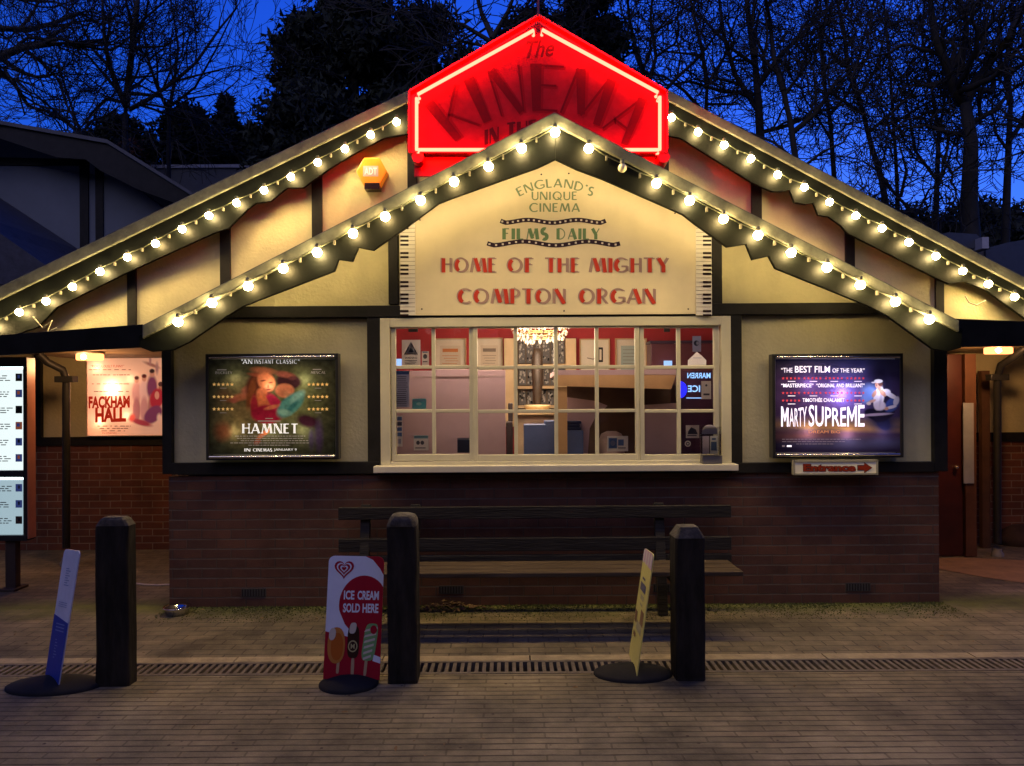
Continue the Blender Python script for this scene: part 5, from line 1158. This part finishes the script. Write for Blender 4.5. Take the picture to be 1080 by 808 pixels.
mb=MB(); a=px([(-200,300),(60,300)],10.6); mb.box(a[0][0],10.6,0,a[1][0],12.8,a[0][1]); obj('wall',mb,BLUR,lr)
fr_=empty('flat_roofed_hall',(P(210,300,24).x,24,0),'long low hall with a blue grey flat roof beyond the neighbouring hall','building')
mb=MB(); a=px([(140,176),(300,176)],24); mb.box(a[0][0],24,a[0][1]-.9,a[1][0],34,a[0][1]); obj('roof',mb,mat('blue_grey_roof',(.09,.10,.12),.5),fr_)
mb=MB(); mb.box(a[0][0]+.2,24.2,0,a[1][0]-.2,33.8,a[0][1]-.9); obj('wall',mb,BLUR,fr_)
mb=MB(); mb.box(a[0][0]-.05,23.93,a[0][1]-.06,a[1][0],24,a[0][1]+.04); obj('roof_edge',mb,mat('roof_edge',(.45,.45,.5),.4),fr_)
for nm,lab,pts,Yr in (('garage_roof','low blue grey roof beyond the upper gable at the far end of the site',[(995,244),(1022,244),(1044,258),(1130,249),(1200,300),(1200,340),(995,300)],20),):
    o=empty('distant_shed',(P(1080,300,Yr).x,Yr,0),lab,'building'); mb=MB(); bgpoly(mb,[(990,248),(1000,245),(1030,247),(1046,262),(990,262)],Yr,3); bgpoly(mb,[(1040,262),(1062,256),(1085,252),(1200,246),(1200,330),(1040,330)],Yr+.5,3); obj('roof',mb,mat('blue_grey_roof2',(.05,.055,.07),.5),o)
    a=px([(992,262),(1200,262)],Yr+.6); mb=MB(); mb.box(a[0][0],Yr+.6,0,a[1][0],Yr+3,a[0][1]); obj('wall',mb,mat('shed_wall',(.08,.08,.09),.8),o)
    mb=bxp(1036,250,1043,262,Yr-.3,.5); obj('chimney',mb,mat('pale_pot',(.4,.38,.38),.7),o)
# ================================================================== TREES
BARK=mat('dark_bark',(.028,.024,.020),.9,var=.4,scale=3,bump=.6,bscale=12)
def grow(mb,p,d,L,r,dep,R,spread=.55,up=.12,wig=.22,mn=.012,kids=(2,3),side=1):
    n=max(3,int(L/ max(.28,L/6))); pts=[p]; rs=[r]; d=d.normalized()
    for i in range(n):
        d=(d+Vector((R.gauss(0,wig),R.gauss(0,wig),R.gauss(0,wig)+up*.3))).normalized()
        p=p+d*(L/n); pts.append(p); rs.append(max(mn,r*(1-.42*(i+1)/n)))
        if dep>0 and i>0 and R.random()<.5*side:
            a=R.uniform(.5,1.1); ax=d.orthogonal().normalized(); ax.rotate(Matrix.Rotation(R.uniform(0,6.28),3,d)); nd=(d*math.cos(a)+ax*math.sin(a)).normalized()
            grow(mb,p,nd,L*R.uniform(.45,.7),rs[-1]*.5,dep-1,R,spread,up,wig,mn,kids,side)
    mb.tube(pts,rs,6 if r>.08 else (4 if r>.03 else 3),cap=False,smooth=r>.05)
    if dep>0:
        for k in range(R.choice(kids)):
            a=R.uniform(.2,spread*1.4); ax=d.orthogonal().normalized(); ax.rotate(Matrix.Rotation(R.uniform(0,6.28),3,d)); nd=(d*math.cos(a)+ax*math.sin(a)+Vector((0,0,up))).normalized()
            grow(mb,p,nd,L*R.uniform(.62,.85),rs[-1]*R.uniform(.65,.9),dep-1,R,spread,up,wig,mn,kids,side)
def bare_tree(label,trunk,limbs,Y,rpx,seed,dep=4,wig=.2,spread=.5,twig=.8,group='bare trees behind the cinema',mn=.012,Lf=1.0,side=1):
    R=random.Random(seed); base=P(*trunk[0],Y); o=empty('bare_tree',(base.x,Y,0),label,'tree',group)
    k=Y/F; mb=MB(); q=[P(x,y,Y+R.uniform(-.3,.3)*i) for i,(x,y) in enumerate(trunk)]; q=[Vector((q[0].x,q[0].y,0))]+q
    rs=[rpx*k*1.15]+[rpx*k*(1-.45*i/max(1,len(trunk)-1)) for i in range(len(trunk))]
    mb.tube(q,rs,9,smooth=True); obj('trunk',mb,BARK,o)
    mb=MB()
    for lm in limbs:
        lp,lr_=lm[:-1],lm[-1]; pts=[P(x,y,Y+R.uniform(-.5,.5)*i) for i,(x,y) in enumerate(lp)]; lr_=lr_*1.35
        rr=[max(mn,lr_*k*(1-.6*i/max(1,len(pts)-1))) for i in range(len(pts))]
        mb.tube(pts,rr,6,cap=False,smooth=True)
        for i in range(1,len(pts)):
            d=(pts[i]-pts[i-1]); L=d.length; d=d.normalized()
            for t in range(2 if i<len(pts)-1 else 3):
                a=R.uniform(.35,1.1); ax=d.orthogonal().normalized(); ax.rotate(Matrix.Rotation(R.uniform(0,6.28),3,d)); nd=d*math.cos(a)+ax*math.sin(a)
                if i==len(pts)-1 and t==0: nd=d
                sp=pts[i-1].lerp(pts[i],R.uniform(.3,1)) if i<len(pts)-1 else pts[i]
                grow(mb,sp,nd,R.uniform(1.5,2.6)*twig*Lf,rr[i]*.7,dep-1,R,spread,.08,wig,mn,(2,3),side)
    obj('crown',mb,BARK,o)
    return o
# left group: fine twigged trees
bare_tree('fine twigged bare tree forking low above the neighbouring hall roof',[(133,175),(132,128),(133,112)],
 [[(133,112),(124,92),(115,68),(110,38),(108,0),2.6],[(133,112),(136,82),(140,48),(145,5),(148,-30),3.0],[(136,116),(158,104),(184,86),(207,66),(232,30),(250,8),1.8],[(131,108),(112,104),(98,118),(86,134),1.4],[(138,60),(150,30),(158,-5),1.1],[(115,70),(98,52),(86,26),(70,-10),1.4],[(184,86),(214,78),(246,70),1.0]],20,3.4,11,dep=4,wig=.16,twig=.62,mn=.0075,side=.8)
bare_tree('slender bare tree with upswept branches between the dark evergreen bushes',[(178,160),(178,118)],
 [[(178,118),(166,92),(156,62),(150,20),1.6],[(178,118),(184,88),(188,50),(182,10),1.6],[(180,112),(206,92),(228,52),(246,14),1.1],[(178,118),(200,104),(236,98),(252,84),.9]],22,2.2,12,dep=4,wig=.14,twig=.6,mn=.0075,side=.8)
bare_tree('wide reaching bare oak whose long limbs cross the sky over the hall roof',[(-70,200),(-70,90)],
 [[(-70,95),(-30,70),(4,58),(24,50),(52,46),(84,46),(112,42),3.8],[(-70,60),(-30,28),(0,30),(30,32),(58,24),(84,14),3.0],[(-60,70),(-10,66),(14,86),(30,112),(58,120),(80,136),2.2],[(-60,20),(-10,-6),(26,0),(58,2),2.2],[(24,50),(44,66),(62,84),(70,110),(84,136),1.5],[(-10,66),(4,72),(18,92),(26,120),1.5]],20,9,13,dep=4,wig=.22,twig=.6,mn=.0075,side=.7)
bare_tree('low spreading bare tree rising over the ridge of the neighbouring hall',[(86,190),(86,142)],
 [[(86,142),(70,128),(52,112),(36,98),1.5],[(86,142),(78,120),(70,96),(64,74),1.3],[(86,142),(96,128),(112,122),(126,112),1.2],[(86,142),(56,140),(30,136),1.4]],19,2.4,14,dep=4,wig=.18,twig=.7,mn=.0075,side=.7)
# right group: gnarled oaks
RT=[
 ('bare oak with a twisting leaning trunk just beyond the neon sign',[(694,230),(692,150),(684,90)],[[(684,90),(672,60),(664,20),(660,-20),2.2],[(684,90),(692,60),(686,20),(690,-20),2],[(688,110),(716,80),(738,60),(760,30),1.6],[(676,80),(650,66),(630,40),1.4]],24,3.0),
 ('tall bare oak with paired trunks rising over the upper gable boards',[(806,260),(804,180),(800,110),(796,60)],[[(796,60),(790,20),(784,-30),3.0],[(802,120),(776,80),(764,40),(756,-20),2.4],[(800,90),(822,60),(846,36),(880,4),2.6],[(802,140),(832,132),(862,118),(892,110),1.8],[(800,100),(760,96),(728,86),(700,90),1.7],[(798,70),(770,50),(742,20),(716,4),1.6],[(804,160),(826,168),(858,176),1.2]],26,5.2),
 ('bare oak with crooked side limbs behind the stepped upper board',[(846,260),(842,190),(834,130),(826,96)],[[(826,96),(816,60),(812,20),(804,-20),2.4],[(836,140),(860,120),(880,90),(908,66),2.2],[(840,170),(816,150),(790,140),1.5],[(828,100),(850,70),(852,30),1.5],[(842,180),(868,160),(890,150),(900,132),1.2]],23,3.8),
 ('slim pale birch between the gnarled oaks',[(948,240),(945,170),(941,110),(938,60)],[[(938,60),(934,20),(930,-20),1.4],[(942,110),(952,80),(966,60),.9],[(944,150),(932,120),(922,100),.9]],27,2.0),
 ('bare oak leaning over the middle of the upper gable roof',[(940,250),(930,190),(918,150),(908,110)],[[(908,110),(894,70),(890,30),(880,-10),2.4],[(916,140),(940,120),(960,100),(976,76),1.6],[(910,120),(880,100),(856,96),1.5],[(906,100),(926,70),(934,30),1.7]],28,3.4),
 ('massive gnarled oak with a thick dark trunk and crooked arms',[(1024,260),(1022,210),(1024,150),(1018,110)],[[(1018,110),(1006,94),(1000,74),(986,40),(980,-10),5],[(1018,110),(1030,84),(1044,66),(1064,40),(1080,0),4.2],[(1000,90),(1014,70),(1020,30),(1010,-10),3.2],[(1024,142),(1000,140),(976,132),(956,136),2.2],[(1022,170),(1004,182),(990,160),(984,136),1.6],[(1024,130),(1050,116),(1066,96),(1090,80),2.2],[(1000,84),(980,92),(958,84),1.8]],22,9.0),
 ('straight dark oak near the end of the upper gable roof',[(1060,270),(1062,200),(1064,150),(1066,110)],[[(1066,110),(1060,70),(1070,30),(1066,-10),2.4],[(1064,150),(1084,120),(1100,90),2.0],[(1064,160),(1050,140),(1046,110),1.3]],25,4.0),
 ('thin forked oak with many upright stems',[(986,260),(988,200),(990,140)],[[(990,140),(984,100),(976,60),(970,20),1.6],[(990,140),(996,110),(994,70),1.4],[(988,190),(966,160),(958,120),(950,80),1.4],[(988,200),(1000,170),(1010,140),1.2]],29,3.2),
 ('slender oak between the paired trunks and the leaning oak',[(876,250),(880,190),(876,130),(870,90)],[[(870,90),(866,50),(872,10),(870,-20),1.8],[(876,120),(894,100),(906,60),(916,20),1.4],[(878,150),(860,120),(846,100),1.2]],31,2.8),
 ('bare oak with dense upper twigs behind the neon sign corner',[(740,240),(742,160),(746,90)],[[(746,90),(740,50),(730,10),(726,-20),1.9],[(746,90),(764,60),(776,20),1.6],[(744,120),(722,96),(700,80),(676,76),1.5],[(745,110),(772,110),(790,96),1.2]],28,2.8),
 ('bare oak reaching past the edge of the upper roof',[(1110,270),(1108,180),(1100,110)],[[(1100,110),(1084,60),(1072,10),2.6],[(1104,140),(1080,130),(1060,124),2],[(1100,110),(1116,60),(1130,0),2.4],[(1106,160),(1080,160),(1050,170),1.4]],21,5.5),
 ('small crooked oak low behind the right gable board',[(1000,275),(966,228),(940,200)],[[(940,200),(926,180),(910,170),1.6],[(950,208),(956,180),(950,156),1.4],[(966,228),(980,200),(1000,190),1.2]],26,2.2)]
for i,(lab,tr,lm,Y,rp) in enumerate(RT):
    bare_tree(lab,tr,lm,Y,rp*1.1,40+i,dep=4,wig=.33,spread=.65,twig=.85,mn=.012,side=.62,group='bare trees behind the cinema')
bare_tree('spreading bare crown visible above the dark evergreens left of the neon sign point',[(520,120),(520,40)],[[(520,40),(508,14),(500,-20),2.6],[(520,40),(536,12),(548,-20),2.2],[(518,44),(488,26),(466,22),(448,8),1.8],[(522,36),(560,20),(590,16),1.6],[(516,50),(490,44),(470,36),1.3]],19,4,71,dep=4,wig=.25,twig=.8,mn=.012)
NEED=mat('dark_evergreen_needles',(.020,.028,.018),.85,var=.5,scale=3)
def evergreen(name,label,cx,top,bot,half,Y,seed,n=9000,shape='pine',s0=.10,group='dark evergreens behind the cinema',m=None,clump=1.0):
    R=random.Random(seed); k=Y/F; b=P(cx,bot,Y); zt=P(cx,top,Y).z; zb=b.z; W=half*k; o=empty(name,(b.x,Y,0),label,'tree' if 'tree' in name else 'bush',group)
    mb=MB(); mb.tube([(b.x,Y,0),(b.x,Y,zb),(b.x+.1,Y,zt-.15*(zt-zb))],[.03*(zt),.024*zt,.03],8); nl=14
    lim=[]
    for i in range(46):
        t=R.random(); z=zb+(zt-zb)*(.05+.93*t); 
        w=W*( (1-t)**.55 if shape=='cone' else (math.sin(math.pi*min(1,.22+.78*t))**.6 if shape=='round' else (.55+.6*t if t<.75 else 1.0*(1-(t-.75)/.27)**.5)) )*R.uniform(.65,1.12)
        a=R.uniform(0,6.28); e=Vector((b.x+w*math.cos(a),Y+w*math.sin(a)*.8,z+R.uniform(-.02,.1)*W)); st=Vector((b.x,Y,max(zb*.5,z-w*.35)))
        mb.tube([st,st.lerp(e,.5)+Vector((0,0,-.05*w)),e],[.012*zt*.5,.03,.012],4,cap=False); lim.append((st,e,w))
    obj('trunk',mb,BARK,o)
    V=MB(); per=n//(len(lim)*7)
    for st,e,w in lim:
        for c in range(7):
            t=R.uniform(.35,1.08); cc_=st.lerp(e,t)+Vector((R.gauss(0,.09*W),R.gauss(0,.09*W),R.gauss(0,.07*W))); rad=W*R.uniform(.07,.19)*clump
            for q in range(per):
                p=cc_+Vector((R.gauss(0,rad),R.gauss(0,rad),R.gauss(0,rad*.55))); s=s0*R.uniform(.5,1.3)
                u=Vector((R.gauss(0,1),R.gauss(0,1),R.gauss(0,1))).normalized(); v=u.orthogonal().normalized(); v.rotate(Matrix.Rotation(R.uniform(0,6.28),3,u))
                V.v+= [tuple(p-v*s*.35),tuple(p+v*s*.35),tuple(p+u*s*1.4+v*s*.1)]; kx=len(V.v); V.f.append((kx-3,kx-2,kx-1)); V.m.append(0); V.sm.append(False)
    obj('crown',V,m or NEED,o)
evergreen('pine_tree','tall dark pine whose lumpy crown leans out over the blue sky gap',318,14,190,36,21,101,n=16000,s0=.13,clump=.8)
evergreen('pine_tree','broad dark pine behind the left slope of the upper gable',372,-6,200,74,22,102,n=42000,s0=.17,shape='round')
evergreen('pine_tree','dense dark evergreen directly left of the neon sign',452,18,200,66,23,103,n=36000,s0=.17,shape='round')
evergreen('pine_tree','dark evergreen behind the point of the neon sign',560,22,200,66,22,104,n=36000,s0=.17,shape='round')
evergreen('pine_tree','dark evergreen at the corner of the neon sign, its crown cut by the photo edge',622,-30,200,40,22.5,105,n=26000,s0=.16,shape='round')
evergreen('pine_tree','low dark evergreen filling in below the tall leaning pine',322,95,215,56,20,106,n=22000,s0=.15,shape='round')
for i,(cx,tp,hf,lab) in enumerate(((128,128,46,'rounded dark bush under the forked bare tree'),(205,118,42,'wide dark bush beyond the flat blue grey roof'),(240,104,16,'small pointed conifer rising over the wide dark bush'),(262,140,30,'low dark bush against the left gable board'))):
    evergreen('evergreen_bush' if i!=2 else 'conifer_tree',lab,cx,tp,200,hf,25+i*.3,120+i,n=16000,s0=.15,shape='cone' if i==2 else 'round',group='dark bushes beyond the hall roofs')
ORGN=mat('copper_leaves',(.16,.055,.02),.8,var=.4)
evergreen('copper_bush','rust brown bush in front of the dark bushes above the hall roof',138,150,185,18,23.5,131,n=2500,s0=.10,shape='round',group=None,m=ORGN,clump=1.2)
UG=mat('undergrowth_dark',(.03,.035,.025),.9,var=.5,scale=2)
for i,(cx,tp,hf,lab) in enumerate(((700,170,60,'dark shrub behind the first bulbs right of the neon sign'),(780,190,60,'dark shrub below the tall paired oak'),(870,210,60,'dark shrub below the crooked oak'),(950,225,60,'dark shrub at the foot of the leaning oak'),(1040,215,70,'dark shrub at the foot of the massive gnarled oak'),(1110,225,60,'dark shrub at the end of the row beyond the shed roof'))):
    evergreen('shrub',lab,cx,tp,290,hf,33+i*.2,140+i,n=9000,s0=.24,shape='round',group='dark shrubs under the bare oaks',m=UG)
# woods that close in the forecourt on the sides and behind the viewer
V=MB(); R=random.Random(77)
for i in range(13000):
    a=math.radians(R.uniform(165,375)); rd=R.gauss(19,1.2); z=11*R.random()**.8
    p=Vector((rd*math.cos(a),rd*math.sin(a)*.8+1,z)); s_=R.uniform(.25,.7)
    u=Vector((R.gauss(0,1),R.gauss(0,1),R.gauss(0,1))).normalized(); v=u.orthogonal().normalized()
    V.face([p-v*s_,p+v*s_,p+u*s_*1.2])
tag(struct('woodland',V,NEED,'stuff'),'dark woodland closing in the forecourt',None)
# ================================================================== WORLD, SUN, CAMERA
w=bpy.data.worlds.new('World'); scn.world=w; w.use_nodes=True; N=w.node_tree.nodes; L=w.node_tree.links; bgn=N['Background']
sk=N.new('ShaderNodeTexSky'); sk.sky_type='NISHITA'; sk.sun_disc=False; sk.sun_elevation=math.radians(0.0); sk.sun_rotation=math.radians(20); sk.ozone_density=3; sk.air_density=1; sk.dust_density=1
mx=N.new('ShaderNodeVectorMath'); mx.operation='MULTIPLY'; mx.inputs[1].default_value=(.55,1.95,7.6); L.new(sk.outputs[0],mx.inputs[0]); L.new(mx.outputs[0],bgn.inputs[0]); bgn.inputs[1].default_value=.12
sl=bpy.data.lights.new('sun','SUN'); sl.energy=.45; sl.angle=math.radians(60); sl.color=(1,.84,.62); so2=bpy.data.objects.new('sun',sl); link(so2); so2.rotation_euler=(math.radians(60),0,math.radians(-20))
cam=bpy.data.cameras.new('camera'); co=bpy.data.objects.new('camera',cam); link(co); scn.camera=co
cam.sensor_width=36; cam.lens=F/1080*36; cam.shift_y=17/1080; cam.clip_end=500; cam.clip_start=.05
co.matrix_world=Matrix.Translation((0,0,H))@Matrix.Rotation(math.radians(90),4,'X')@Matrix.Rotation(-ROLL,4,'Z')
scn.view_settings.view_transform='Standard'; scn.view_settings.look='None'; scn.view_settings.exposure=.45; scn.view_settings.gamma=1; scn.view_settings.use_curve_mapping=False
scn.cycles.use_denoising=True; scn.cycles.use_light_tree=True; scn.cycles.max_bounces=6; scn.cycles.diffuse_bounces=3; scn.cycles.transparent_max_bounces=12
scn.cycles.sample_clamp_indirect=3; scn.cycles.caustics_reflective=False; scn.cycles.caustics_refractive=False
